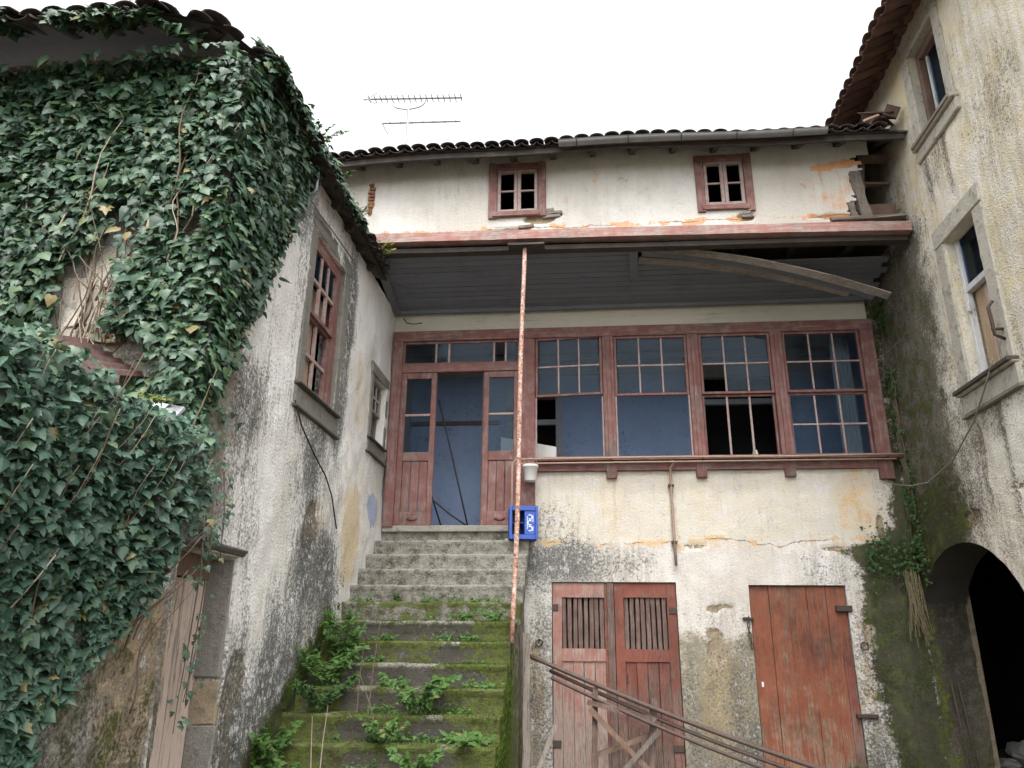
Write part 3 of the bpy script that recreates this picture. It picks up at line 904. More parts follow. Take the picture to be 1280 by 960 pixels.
# boards that have come loose and hang down to the right
for k, (y0, y1, ze, xe, xs0) in enumerate(((8.42, 8.58, 5.56, 3.66, 0.70), (8.53, 8.70, 5.60, 3.52, 0.78), (8.64, 8.83, 5.72, 3.30, 0.74), (8.74, 8.93, 5.90, 2.95, 0.80))):
    pts = []
    for t in np.linspace(0, 1, 11):
        x = xs0 + (xe - xs0) * t
        y = y0 + (y1 - y0) * t
        zz = ceil_pt(x, y0)[2] - 0.01
        pts.append((x, y, zz + (ze - zz) * (0.25 * t + 0.75 * t * t)))
    mb = MB(); mb.plank(pts, 0.095, 0.016, (0, 0.45 - 0.35 * (k % 2), 0.85), jit=0.004)
    mb.build('hanging_board', 'old_wood_h' if k in (0, 2) else 'ceiling_trim', ceil, label='loose ceiling board sagging towards the right wall')
mb = MB(); mb.plank([(0.66, YC0, zc0 - 0.03), (0.70, 8.95, ceil_pt(0, 8.95)[2] - 0.03)], 0.11, 0.03, (0, 0, 1), 3); mb.build('ceiling_batten', 'ceiling_trim', ceil)
mb = MB(); mb.plank([(-2.55, YC0, zc0 - 0.035), (-2.55, YC1, zc1 - 0.035)], 0.10, 0.05, (0, 0, 1), 3); mb.build('ceiling_trim', 'ceiling_trim', ceil)
mb = MB(); mb.plank([(-2.5, YC1 - 0.02, zc1 - 0.03), (3.75, YC1 - 0.02, zc1 - 0.03)], 0.05, 0.05, (0, 0, 1), 6); mb.build('ceiling_trim', 'ceiling_blue', ceil)
for x in (1.25, 1.95, 2.65, 3.35):
    mb = MB(); mb.plank([(x, 8.36, 6.36), (x, 9.55, 6.33)], 0.08, 0.10, (0, 0, 1), 3, 0.006); mb.build('joist', 'dark_wood', ceil)

# --- jettied upper storey
W1 = (-1.02, -0.50, 6.76, 7.36)
W2 = (1.56, 2.05, 6.74, 7.34)
def mask_upper(a, b, P):
    wa, wb = Z4(a)
    nz = fbm(P * 2.0 + 9, 4)
    wa[:, 0] = 0.0 + 0.05 * nz + 0.25 * sstep(7.42, 7.62, b) * nz + 0.12 * blob(a, b, -1.4, 7.2, 0.5, 0.4)
    wa[:, 2] = 0.22 * sstep(0.45, 0.8, nz) + 0.35 * blob(a, b, 3.05, 6.9, 0.35, 0.4) + 0.30 * sstep(7.45, 7.62, b)
    ed = 3.42 + 0.10 * (fbm(np.stack([b * 5, 0 * b, 0 * b], 1), 3) - 0.5)
    hh = 0.95 * ((b > 7.13 + 0.10 * (a - 2.85)) & (b < 7.22 + 0.16 * (a - 2.85)) & (a > 2.85))
    wa[:, 2] += hh
    wa[:, 3] = 0.95 * blob(a, b, -0.48, 6.62, 0.22, 0.06) + 0.9 * blob(a, b, -0.28, 6.68, 0.10, 0.04) + 0.9 * blob(a, b, 2.03, 6.54, 0.12, 0.06)
    wa[:, 3] += 0.9 * blob(a, b, -2.66, 7.02, 0.05, 0.28) + 0.8 * blob(a, b, 3.1, 6.5, 0.35, 0.03) + 0.8 * blob(a, b, 3.35, 6.6, 0.08, 0.12) + 0.75 * blob(a, b, -0.8, 6.5, 0.25, 0.025)
    zc = 6.50 + 0.03 * (fbm(np.stack([a * 2.2, 0 * a, 0 * a + 8], 1), 4) - 0.5) * 2
    wb[:, 1] = np.where(np.abs(b - zc) < 0.3, crack(b - zc), 0)
    return wa, wb
def keep_upper(a, b):
    e = 3.44 - 0.22 * np.exp(-((b - 6.62) / 0.12) ** 2) - 0.10 * np.exp(-((b - 7.0) / 0.15) ** 2) + 0.10 * np.sin(b * 23) * 0.4 + 0.05 * np.sin(b * 61)
    e = np.where(b > 7.34, 3.58, e)
    return a < e
wall('upper_wall', house, UPP, -3.6, 3.62, 6.40, 7.66, 0.025, [(W1[0], W1[1], W1[2], W1[3], 0.10), (W2[0], W2[1], W2[2], W2[3], 0.10)],
     mask_upper, 'plaster_upper', 0.014, keep=keep_upper, recess=0.03)
for k, (x0, x1, z0, z1) in enumerate((W1, W2)):
    fpart('window_casing', UPP, x0 - 0.10, x0 - 0.002, z0 - 0.12, z1 + 0.09, -0.02, 0.035, 'red_v', house, jit=0.006)
    fpart('window_casing', UPP, x1 + 0.002, x1 + 0.10, z0 - 0.10 - 0.03 * k, z1 + 0.09, -0.02, 0.035, 'red_v', house, jit=0.006)
    fpart('window_casing', UPP, x0 - 0.002, x1 + 0.002, z1 + 0.004, z1 + 0.085, -0.02, 0.030, 'red_h', house, jit=0.004)
    fpart('window_ledge', UPP, x0 - 0.05, x1 + 0.03, z0 - 0.10, z0 - 0.03, -0.02, 0.05, 'red_h', house, jit=0.006)
    xm = (x0 + x1) / 2
    sash(UPP, house, x0 + .004, xm - 0.002, z0 - 0.02, z1, 1, 2, -0.01, 0.042, 0.022, frame_mat='muntin', glass=False)
    sash(UPP, house, xm + 0.002, x1 - .004, z0 - 0.02, z1, 1, 2, -0.01, 0.042, 0.022, frame_mat='muntin', glass=False)
for (x0, x1, z, w) in ((-0.44, -0.22, 6.655, 0.035), (-0.46, -0.20, 6.70, 0.03), (-0.40, -0.30, 6.74, 0.04), (-0.75, -0.55, 6.52, 0.03), (1.98, 2.12, 6.545, 0.035), (2.0, 2.09, 6.59, 0.03)):
    mb = MB(); mb.plank([UPP.p(x0, z, 0.0), UPP.p(x1, z + 0.01, 0.01)], 0.03, w, (0, 0, 1), 3, 0.006); mb.build('exposed_lath', 'old_wood_h', house)
for i in range(9):
    z = 6.80 + 0.052 * i
    mb = MB(); mb.fbox(UPP, -2.70 + 0.02 * (i % 2), -2.625 + 0.015 * ((i * 7) % 3), z, z + 0.036, -0.05, -0.004, 0.006); mb.build('brick', 'brick', house)
mb = MB(); mb.plank([UPP.p(-2.62, 6.385, 0.03), UPP.p(1.1, 6.36, 0.03), UPP.p(3.88, 6.285, 0.03)], 0.16, 0.12, (0, 0, 1), jit=0.004)
MBp = [UPP.p(-2.62 + 6.5 * t, 6.385 - 0.05 * t - 0.055 * t * t, 0.03) for t in np.linspace(0, 1, 14)]
mb = MB(); mb.plank(MBp, 0.14, 0.125, (0, 0, 1), jit=0.005); mb.build('front_beam', 'red_beam', house)
mb = MB(); mb.plank([UPP.p(-2.55, 6.255, -0.06), UPP.p(3.86, 6.18, -0.06)], 0.12, 0.06, (0, 0, 1), 8, 0.004); mb.build('inner_beam', 'dark_wood', house)
# broken right end: posts, rails, void
for (x0, x1, zz0, zz1, c, m, w) in ((3.36, 3.44, 6.42, 7.1, -0.03, 'post_grey', 0.12), (3.27, 3.29, 6.42, 6.68, -0.02, 'post_grey', 0.07), (3.50, 3.46, 6.9, 7.5, -0.10, 'dark_wood', 0.07)):
    mb = MB(); mb.plank([UPP.p(x1, zz0, c), UPP.p(x0, zz1, c)], w, 0.10, (0, 1, 0), 6, 0.010); mb.build('broken_post', m, house)
for (z, c, h) in ((6.72, -0.25, 0.13), (7.12, -0.3, 0.03), (6.55, -0.12, 0.03), (7.42, -0.2, 0.08)):
    mb = MB(); mb.plank([UPP.p(3.38, z, c), UPP.p(3.88, z - 0.02, c)], 0.06, h, (0, 0, 1), 3, 0.006); mb.build('broken_rail', 'brown_wood', house)
mb = MB(); mb.plank([UPP.p(3.0, 6.43, 0.01), UPP.p(3.45, 6.44, 0.02), UPP.p(3.88, 6.47, 0.0)], 0.10, 0.05, (0, 0, 1), jit=0.012); mb.build('splintered_plank', 'old_wood_h', house)
# attic enclosure (boards behind the upper wall)
mb = MB()
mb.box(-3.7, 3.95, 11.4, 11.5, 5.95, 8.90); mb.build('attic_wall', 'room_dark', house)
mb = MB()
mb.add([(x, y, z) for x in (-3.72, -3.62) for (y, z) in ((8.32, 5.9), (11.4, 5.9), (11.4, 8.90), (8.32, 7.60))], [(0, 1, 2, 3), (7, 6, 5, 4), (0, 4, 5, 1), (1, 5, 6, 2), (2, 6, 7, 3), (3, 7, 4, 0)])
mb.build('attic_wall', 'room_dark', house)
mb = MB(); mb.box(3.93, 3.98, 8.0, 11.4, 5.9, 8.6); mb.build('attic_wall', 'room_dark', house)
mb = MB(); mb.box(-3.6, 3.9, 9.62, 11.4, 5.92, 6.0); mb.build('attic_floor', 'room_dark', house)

# --- main roof
rs = math.atan2(0.42, 1.0)
def roof_z(y):
    return 7.45 + 0.42 * (y - 7.9)
def eave_sag(x):
    return 0.035 * math.cos((x - 0.2) * 0.8) - 0.03 + 0.018 * math.sin(x * 2.3)
mb = MB()
nx = 40
vs, fs = [], []
for i in range(nx + 1):
    x = -3.75 + (3.93 + 3.75) * i / nx
    e = eave_sag(x)
    vs += [(x, 7.92, roof_z(7.92) + e - 0.035), (x, 11.6, roof_z(11.6) - 0.035), (x, 11.6, roof_z(11.6) - 0.005), (x, 7.92, roof_z(7.92) + e - 0.01)]
for i in range(nx):
    for j in range(4):
        a, b = i * 4 + j, i * 4 + (j + 1) % 4
        fs.append((a, a + 4, b + 4, b))
mb.add(vs, fs)
roof = mb.build('roof', 'dark_wood', house)
mb = MB()
pts = [(-3.6 + 7.45 * t, 7.955, roof_z(7.95) + eave_sag(-3.6 + 7.45 * t) - 0.075) for t in np.linspace(0, 1, 24)]
mb.plank(pts, 0.035, 0.10, (0, 0, 1), jit=0.004); mb.build('eave_board', 'dark_wood', house)
mb = MB()
pts = [(-3.4 + 7.2 * t, 8.22, 7.60 + 0.5 * eave_sag(-3.4 + 7.2 * t)) for t in np.linspace(0, 1, 16)]
mb.plank(pts, 0.12, 0.06, (0, 0, 1), jit=0.006); mb.build('wall_plate', 'dark_wood', house)
for i in range(15):
    x = -3.3 + 0.5 * i
    mb = MB(); mb.plank([(x, 7.97, roof_z(7.97) - 0.085 + eave_sag(x)), (x, 8.6, roof_z(8.6) - 0.085)], 0.07, 0.08, (0, 0, 1), 2, 0.004); mb.build('rafter', 'dark_wood', roof)

def tile_mesh(name, mat, R0=0.092, R1=0.074, L=0.42, th=0.013, seg=7):
    # half-round clay tile along +Y (wide end at y=0), convex up
    vs, fs = [], []
    for (y, r) in ((0, R0), (L, R1)):
        for rr in (r, r - th):
            for k in range(seg + 1):
                an = math.pi * (0.04 + 0.92 * k / seg)
                vs.append((math.cos(an) * rr, y, math.sin(an) * rr * 0.52))
    m = seg + 1
    for k in range(seg):
        fs.append((k, k + 1, 2 * m + k + 1, 2 * m + k))
        fs.append((m + k + 1, m + k, 3 * m + k, 3 * m + k + 1))
        fs.append((k + 1, k, m + k, m + k + 1))
        fs.append((2 * m + k, 2 * m + k + 1, 3 * m + k + 1, 3 * m + k))
    for k in (0, seg):
        fs.append((k, 2 * m + k, 3 * m + k, m + k))
    me = bpy.data.meshes.new(name)
    me.from_pydata(vs, [], fs)
    me.materials.append(M[mat])
    me.polygons.foreach_set('use_smooth', [True] * len(me.polygons))
    return me
TD = tile_mesh('tile_dark', 'tile_dark')
TG, TR = tile_mesh('tile_grey', 'tile_grey'), tile_mesh('tile_red', 'tile_red')
def tile(me, parent, pos, yaw, pitch, flip=False):
    o = bpy.data.objects.new('tile', me)
    COL.objects.link(o)
    o.parent = parent
    o.location = Vector(pos) - WORLD[parent.name]
    R = Matrix.Rotation(yaw + random.uniform(-.03, .03), 4, 'Z') @ Matrix.Rotation(pitch + random.uniform(-.02, .02), 4, 'X')
    if flip:
        R = R @ Matrix.Rotation(math.pi, 4, 'Y')
    o.rotation_euler = R.to_euler()
    return o
x = -3.62
while x < 3.72:
    for c in range(2):
        y = 7.84 + 0.34 * c + random.uniform(-.012, .012)
        e = eave_sag(x) * (1 - 0.4 * c)
        tile(TG, roof, (x, y, roof_z(y) + 0.030 + 0.022 * c + e + random.uniform(-.008, .008)), 0, rs)
        tile(TG, roof, (x + 0.092, y + 0.01, roof_z(y) + 0.042 + 0.012 * c + e), 0, rs, True)
    x += 0.184
# slipped pieces at the right end
for (p, yw, pt) in (((3.78, 7.95, 7.62), 0.9, 0.5), ((3.62, 8.0, 7.60), -0.7, 0.3)):
    tile(TR, roof, p, yw, pt)
mb = MB(); mb.plank([(3.42, 7.93, 7.56), (3.62, 7.96, 7.66)], 0.03, 0.012, (0, -1, 0.2), 2); mb.build('splinter', 'tan_wood', roof)
mb = MB(); mb.plank([(3.72, 7.92, 7.60), (3.80, 7.94, 7.76)], 0.16, 0.015, (0, -1, 0.2), 2); mb.build('broken_tile', 'sheet_rust', roof)
# gutter
def gutter(x0, x1, nseg=10):
    vs, fs = [], []
    for i in range(nseg + 1):
        x = x0 + (x1 - x0) * i / nseg
        zz = 7.415 + eave_sag(x) * 0.5 + 0.01 * i / nseg
        for r in (0.06, 0.055):
            for k in range(9):
                an = math.pi * (1 + k / 8)
                vs.append((x, 7.84 + r * math.cos(an), zz + r * math.sin(an)))
    for i in range(nseg):
        for k in range(8):
            a = i * 18 + k
            fs.append((a, a + 1, a + 19, a + 18))
            fs.append((a + 10, a + 9, a + 27, a + 28))
        for k in (0, 8):
            a = i * 18 + k
            fs.append((a, a + 9, a + 27, a + 18))
    mb = MB(); mb.add(vs, fs)
    return mb.build('gutter', 'zinc', house, smooth=True)
g = gutter(-0.22, 2.95)
for x in (0.0, 0.62, 1.25, 1.9, 2.55):
    mb = MB()
    mb.tube([(x, 7.84 + 0.066 * math.cos(an), 7.415 + eave_sag(x) * .5 + 0.066 * math.sin(an)) for an in np.linspace(math.pi, 2 * math.pi, 8)] + [(x, 7.93, 7.50)], 0.006, 5)
    mb.build('gutter_bracket', 'iron_dark', g)

# --- ground-floor double door with grilles
def plank_v(name, fr, a0, a1, b0, b1, c, t, mat, parent, skew=0.0):
    mb = MB(); mb.plank([fr.p((a0 + a1) / 2, b0, c), fr.p((a0 + a1) / 2 + skew, b1, c)], a1 - a0, t, tuple(fr.ec), 4, 0.003)
    return mb.build(name, mat, parent)
CD = -0.05
dd = pempty('double_door', 'worn red double door with slatted grilles', FAC.p(0.33, 0.14, CD), house)
def dleaf(x0, x1, mp, mframe, pale):
    zt = DL[3] - 0.01
    sw = 0.11
    plank_v('stile', FAC, x0, x0 + sw, 0.16, zt, CD, 0.045, mframe, dd)
    plank_v('stile', FAC, x1 - sw, x1, 0.16, zt, CD, 0.045, 'door_red', dd)
    for (z0, z1) in ((zt - 0.17, zt), (1.42, 1.56)):
        mb = MB(); mb.plank([FAC.p(x0 + sw, (z0 + z1) / 2, CD), FAC.p(x1 - sw, (z0 + z1) / 2, CD)], 0.045, z1 - z0, (0, 0, 1), 3); mb.build('rail', 'door_red' if not pale else mframe, dd)
    n = 4
    w = (x1 - x0 - 2 * sw) / n
    for i in range(n):
        plank_v('board', FAC, x0 + sw + w * i + 0.003, x0 + sw + w * (i + 1) - 0.003, 0.16, 1.42, CD - 0.008 + 0.004 * (i % 2), 0.025, mp, dd)
    ns = 8
    ws = (x1 - x0 - 2 * sw) / ns
    for i in range(ns):
        plank_v('slat', FAC, x0 + sw + ws * (i + 0.14), x0 + sw + ws * (i + 0.84), 1.56, zt - 0.17, CD - 0.01, 0.022, 'slat_dark', dd, random.uniform(-.008, .008))
dleaf(DL[0] + 0.01, 0.325, 'door_pale', 'door_pale', True)
dleaf(0.335, DL[1] - 0.01, 'door_brown', 'door_red', False)
plank_v('meeting_strip', FAC, 0.25, 0.33, 0.16, DL[3] - 0.01, CD + 0.03, 0.02, 'slat_dark', dd)
for (x, z) in ((DL[0] + 0.03, 2.03), (DL[1] - 0.03, 2.0), (DL[0] + 0.05, 0.52), (DL[1] - 0.06, 0.5)):
    fpart('hinge', FAC, x - 0.07, x + 0.05, z - 0.04, z + 0.04, CD + 0.02, CD + 0.035, 'iron_dark', dd)
fpart('keyhole_plate', FAC, 0.44, 0.47, 1.18, 1.28, CD + 0.02, CD + 0.032, 'iron_dark', dd)
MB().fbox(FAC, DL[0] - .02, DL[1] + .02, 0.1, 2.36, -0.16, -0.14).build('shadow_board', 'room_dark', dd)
# --- right plank door
pd = pempty('plank_door', 'red-brown plank door with a chain', FAC.p(2.5, 0.12, CD), house)
ws = (DR[1] - DR[0] - 0.02) / 5
for i in range(5):
    x0 = DR[0] + 0.01 + ws * i
    plank_v('board', FAC, x0 + 0.002, x0 + ws - 0.002, 0.13, DR[3] - 0.012, CD + 0.004 * (i % 2), 0.035, 'door_plank', pd)
plank_v('edge_strip', FAC, DR[1] - 0.11, DR[1] - 0.012, 0.13, 1.55, CD + 0.025, 0.018, 'door_red', pd)
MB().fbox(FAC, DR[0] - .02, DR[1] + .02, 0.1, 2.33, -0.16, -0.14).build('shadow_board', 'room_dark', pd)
fpart('hinge', FAC, DR[1] - 0.14, DR[1] + 0.04, 2.0, 2.07, CD + 0.02, 0.03, 'iron_dark', pd)
fpart('hinge', FAC, DR[1] - 0.06, DR[1] + 0.17, 0.86, 0.90, CD + 0.02, 0.05, 'iron_dark', pd)
fpart('hasp', FAC, DR[0] - 0.10, DR[0] + 0.03, 1.90, 1.93, -0.02, 0.03, 'iron_dark', pd)
for i in range(6):
    c = FAC.p(DR[0] - 0.035 - 0.01 * math.sin(i), 1.90 - 0.058 * i, 0.04)
    mb = MB(); mb.tube([c + np.array((0.014 * math.cos(t) * (1 if i % 2 else 0.35), 0.012 * math.cos(t) * (0.3 if i % 2 else 1), 0.038 * math.sin(t))) for t in np.linspace(0, 2 * math.pi, 11)], 0.006, 5)
    mb.build('chain_link', 'iron_dark', pd)
fpart('keyhole_plate', FAC, DR[0] + 0.06, DR[0] + 0.085, 1.16, 1.22, CD + 0.02, CD + 0.03, 'white_paint', pd)
# tethering rings in the wall
for k, (x, z, l) in enumerate(((-0.57, 1.62, 'iron tethering ring in the wall left of the double door'), (3.17, 1.62, 'iron tethering ring in the wall right of the plank door'))):
    mb = MB(); c = FAC.p(x, z, 0.03)
    mb.tube([c + np.array((0.04 * math.cos(t), 0, 0.04 * math.sin(t))) for t in np.linspace(0, 2 * math.pi, 13)], 0.008, 6)
    mb.tube([FAC.p(x, z + 0.04, -0.02), FAC.p(x, z + 0.04, 0.04)], 0.01, 6)
    tag(mb.build('tether_ring', 'iron_dark', smooth=True), l, 'ring', 'tethering rings')

# ------------------------------------------------------------------ STAIRCASE
stairs = thing('stone_staircase', 'mossy stone staircase climbing to the open red entrance', 'staircase', (-1.65, 7.6, 0))
NS, RISE, GO = 15, 0.197, 0.28
XR = -0.735
for i in range(NS):
    zt = 3.0 - RISE * i
    yf = 9.6 - GO * i
    yb = yf + GO + 0.06 if i else 9.72
    x0, x1 = -2.61, XR + (0.05 if i < 6 else 0.0)
    nx_, prof = 44, []
    z0 = zt - RISE - 0.02 if i < NS - 1 else 0
    prof = [(yf + 0.018, z0), (yf + 0.010, zt - 0.07), (yf + 0.004, zt - 0.045), (yf + 0.0, zt - 0.02), (yf + 0.004, zt - 0.004), (yf + 0.03, zt), (yf + 0.13, zt - 0.002), (yb, zt)]
    prof = [prof[0], (yf + 0.018, zt - RISE * 0.68)] + prof[1:]
    np_ = len(prof)
    P = np.array([(x0 + (x1 - x0) * k / nx_, y, z) for k in range(nx_ + 1) for (y, z) in prof])
    dn = fbm(P * 5 + i * 3.1, 4) - 0.5
    dn2 = fbm(P * 19 + i, 3) - 0.5
    P[:, 1] += dn * 0.035 + dn2 * 0.014
    P[:, 2] += (fbm(P * 4 + 40 + i, 3) - 0.5) * 0.022 * (np.tile(np.arange(np_), nx_ + 1) > 1)
    I = np.arange(len(P)).reshape(nx_ + 1, np_)
    F = np.stack([I[:-1, :-1], I[1:, :-1], I[1:, 1:], I[:-1, 1:]], -1).reshape(-1, 4).tolist()
    F.append(I[-1, :].tolist()); F.append(I[0, ::-1].tolist())
    mossy = sstep(4.2, 6.2, i + 0 * P[:, 0])
    jn = np.tile(np.arange(np_), nx_ + 1)
    ms = mossy * np.where(jn >= 4, 0.92, np.where(jn >= 3, 0.62, 0.26))
    ms = ms + 0.25 * mossy * sstep(-1.2, -0.75, P[:, 0]) + 0.25 * mossy * (1 - sstep(-2.5, -2.1, P[:, 0])) + 0.10
    ms = ms + 0.12 * (i == 5)
    pat = fbm(np.stack([P[:, 0] * 3.1, 0 * P[:, 0] + i * 5.7, P[:, 2] * 2], 1), 4)
    ms = ms * (0.30 + 1.25 * sstep(0.30, 0.66, pat + 0.10 * sstep(-1.25, -0.8, P[:, 0])))
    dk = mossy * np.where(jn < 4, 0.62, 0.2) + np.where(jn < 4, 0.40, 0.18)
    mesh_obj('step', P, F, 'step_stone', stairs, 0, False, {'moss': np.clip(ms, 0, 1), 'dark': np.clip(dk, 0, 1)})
# stepped flank wall under the right ends of the steps (follows the flight)
mb = MB()
vs = []
prof = [(9.58, 0.0), (9.58, 2.78)]
for i in range(1, NS):
    prof += [(9.6 - GO * i + 0.02, 3.0 - RISE * i - 0.02), (9.6 - GO * i + 0.02, 3.0 - RISE * (i + 1) - 0.02)]
prof += [(9.6 - GO * (NS - 1) + 0.02, 0.0)]
for i in range(NS - 1):
    y1 = 9.6 - GO * i + (0.02 if i else -0.02); y0 = 9.6 - GO * (i + 1) + 0.02
    zt = 3.0 - RISE * (i + 1) - 0.03
    n0 = len(mb.V)
    nz_ = max(2, int(zt / 0.12))
    for yy in (y0, y1):
        for k in range(nz_ + 1):
            z = zt * k / nz_
            q = fbm(np.array([[yy * 4, z * 4, 2.0]]), 3)[0] - 0.5
            mb.V.append((XR - 0.012 + 0.05 * q, yy, z))
    for k in range(nz_):
        mb.F.append((n0 + k, n0 + nz_ + 1 + k, n0 + nz_ + 2 + k, n0 + k + 1))
Vf = np.array(mb.V)
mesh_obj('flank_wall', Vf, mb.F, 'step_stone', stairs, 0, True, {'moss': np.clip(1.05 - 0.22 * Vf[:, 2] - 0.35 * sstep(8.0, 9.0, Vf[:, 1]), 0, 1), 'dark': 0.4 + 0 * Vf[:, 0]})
fpart('threshold', FAC, -2.58, -0.70, 2.94, 3.022, -0.15, 0.03, 'granite', stairs, 0.01, 0.003)

# ------------------------------------------------------------------ LEFT HOUSE
left = thing('left_house', 'grey streaked plaster house on the left with red sash windows and ivy on its end', 'house', (-2.6, 6.5, 0))
BW = (6.50, 7.40, 3.86, 5.50)       # big window opening (Y, Z)
SW = (8.82, 9.40, 3.98, 4.80)
LD = (4.78, 5.62, 0.0, 2.20)
def mask_left(a, b, P):
    wa, wb = Z4(a)
    nz = fbm(P * 1.6 + 3, 4)
    prot = sstep(7.7, 8.0, a - 0.02 * b)                       # sheltered by the porch
    d = 0.38 + 0.30 * (nz - 0.5) * 2 - 0.36 * prot
    ss = fbm(np.stack([a * 3.3, b * 0.45, 0 * a + 1], 1), 4)
    d += 0.75 * (ss - 0.5) * (1 - 0.7 * prot)
    d += 0.30 * (1 - sstep(0.1, 1.0, b - np.interp(a, [5.4, 9.6], [0.04, 3.0]))) * (1 - sstep(8.0, 8.6, a))
    d += 0.32 * blob(a, b, 7.75, 5.3, 0.18, 0.6) + 0.35 * blob(a, b, 7.65, 4.5, 0.16, 1.3) + 0.25 * blob(a, b, 6.3, 4.9, 0.25, 1.0)
    d += 0.42 * blob(a, b, 7.3, 2.35, 0.55, 0.45) + 0.25 * blob(a, b, 7.1, 3.2, 0.35, 0.5) + 0.3 * blob(a, b, 5.4, 3.3, 0.3, 0.5)
    d -= 0.18 * blob(a, b, 6.1, 2.6, 0.6, 1.0) + 0.12 * blob(a, b, 6.0, 4.3, 0.5, 0.8)
    d += 0.3 * (1 - sstep(1.0, 1.9, b)) 
    wa[:, 0] = np.clip(d, 0, 0.95)
    stair_z = np.interp(a, [5.4, 9.6], [0.04, 3.0])
    m = 0.9 * (1 - sstep(0.0, 0.42, b - stair_z)) * (1 - sstep(7.6, 8.3, a))
    m += 0.45 * (1 - sstep(1.0, 2.2, b)) * (1 - sstep(4.6, 5.2, a))
    wa[:, 1] = np.clip(m, 0, 1)
    wa[:, 2] = 0.30 * prot * blob(a, b, 8.3, 3.2, 0.5, 1.6) + 0.52 * blob(a, b, 8.35, 2.75, 0.38, 0.55) + 0.35 * blob(a, b, 8.2, 4.6, 0.12, 0.5) + 0.6 * blob(a, b, 7.22, 2.75, 0.16, 0.25) + 0.25 * (1 - prot) * (nz > 0.58)
    wa[:, 3] = 0.9 * blob(a, b, 7.05, 2.6, 0.22, 0.30) + 0.8 * blob(a, b, 5.85, 1.35, 0.22, 0.22) + 0.65 * blob(a, b, 5.8, 0.9, 0.25, 0.5) + 0.65 * blob(a, b, 4.5, 1.4, 0.5, 0.9)
    wb[:, 0] = 0.7 * (1 - sstep(4.7, 5.3, a)) + 0.55 * (1 - sstep(0.9, 1.7, b)) * (1 - sstep(6, 7, a)) + 0.62 * blob(a, b, 5.1, 3.0, 0.35, 0.9) + 0.35 * blob(a, b, 7.6, 2.3, 0.4, 0.4)
    wb[:, 2] = 0.95 * blob(a, b, 9.15, 3.15, 0.28, 0.22)
    yc = 8.05 + 0.10 * (fbm(np.stack([b * 2.6, 0 * b, 0 * b + 3], 1), 4) - 0.5) * 2
    wb[:, 1] = np.where((b > 3.0) & (b < 3.6), crack(a - yc), 0)
    return wa, wb
def keep_left(a, b):
    top = 2.75 + 0.06 * np.sin(a * 9)
    return (a > 4.69) | (b < top)
wall('side_wall', left, LEF, -0.6, 9.62, 0.0, 6.0, 0.04, [BW + (0.22,), SW + (0.2,), LD + (0.26,)], mask_left, 'plaster_left', 0.035, keep=keep_left)
def mask_lfront(a, b, P):
    wa, wb = Z4(a)
    nz = fbm(P * 1.6 + 3, 4)
    pt = blob(a, b, -3.52, 3.88, 0.34, 0.62)
    wa[:, 0] = (0.25 + 0.3 * nz) * (1 - 0.85 * pt)
    wa[:, 3] = 0.8 * blob(a, b, -3.28, 3.95, 0.13, 0.5)
    wa[:, 2] = 0.5 * nz
    wb[:, 0] = 0.7 * (1 - pt)
    return wa, wb
wall('end_wall', left, LFR, -7.0, -2.58, 0.0, 6.1, 0.06, [], mask_lfront, 'plaster_left', 0.03)
for i in range(16):
    a = -3.50 + 0.07 * (i % 4) + RNG.uniform(-.02, .02); b = 3.58 + 0.09 * (i // 4) + RNG.uniform(-.02, .02)
    mb = MB(); mb.fbox(LFR, a, a + RNG.uniform(.06, .13), b, b + RNG.uniform(.03, .06), -0.03, RNG.uniform(.015, .05), 0.01); mb.build('wall_stone', 'rubble' if i % 3 else 'white_patch', left)
for (a0, a1, b0, b1) in ((-3.74, -3.44, 3.56, 4.10), (-3.58, -3.38, 4.02, 4.36), (-3.66, -3.36, 3.72, 3.98)):
    mb = MB(); mb.fbox(LFR, a0, a1, b0, b1, -0.02, 0.03, 0.02); mb.build('plaster_patch', 'white_patch', left, 0.008)
# low annexe in front of the end wall
mb = MB(); mb.box(-6.5, -2.64, -0.6, 4.68, 0, 2.72); mb.build('annexe_block', 'rubble', left)
mb = MB(); mb.box(-2.92, -2.86, 4.6, 5.9, 0.0, 2.6); mb.build('shadow_board', 'room_dark', left)
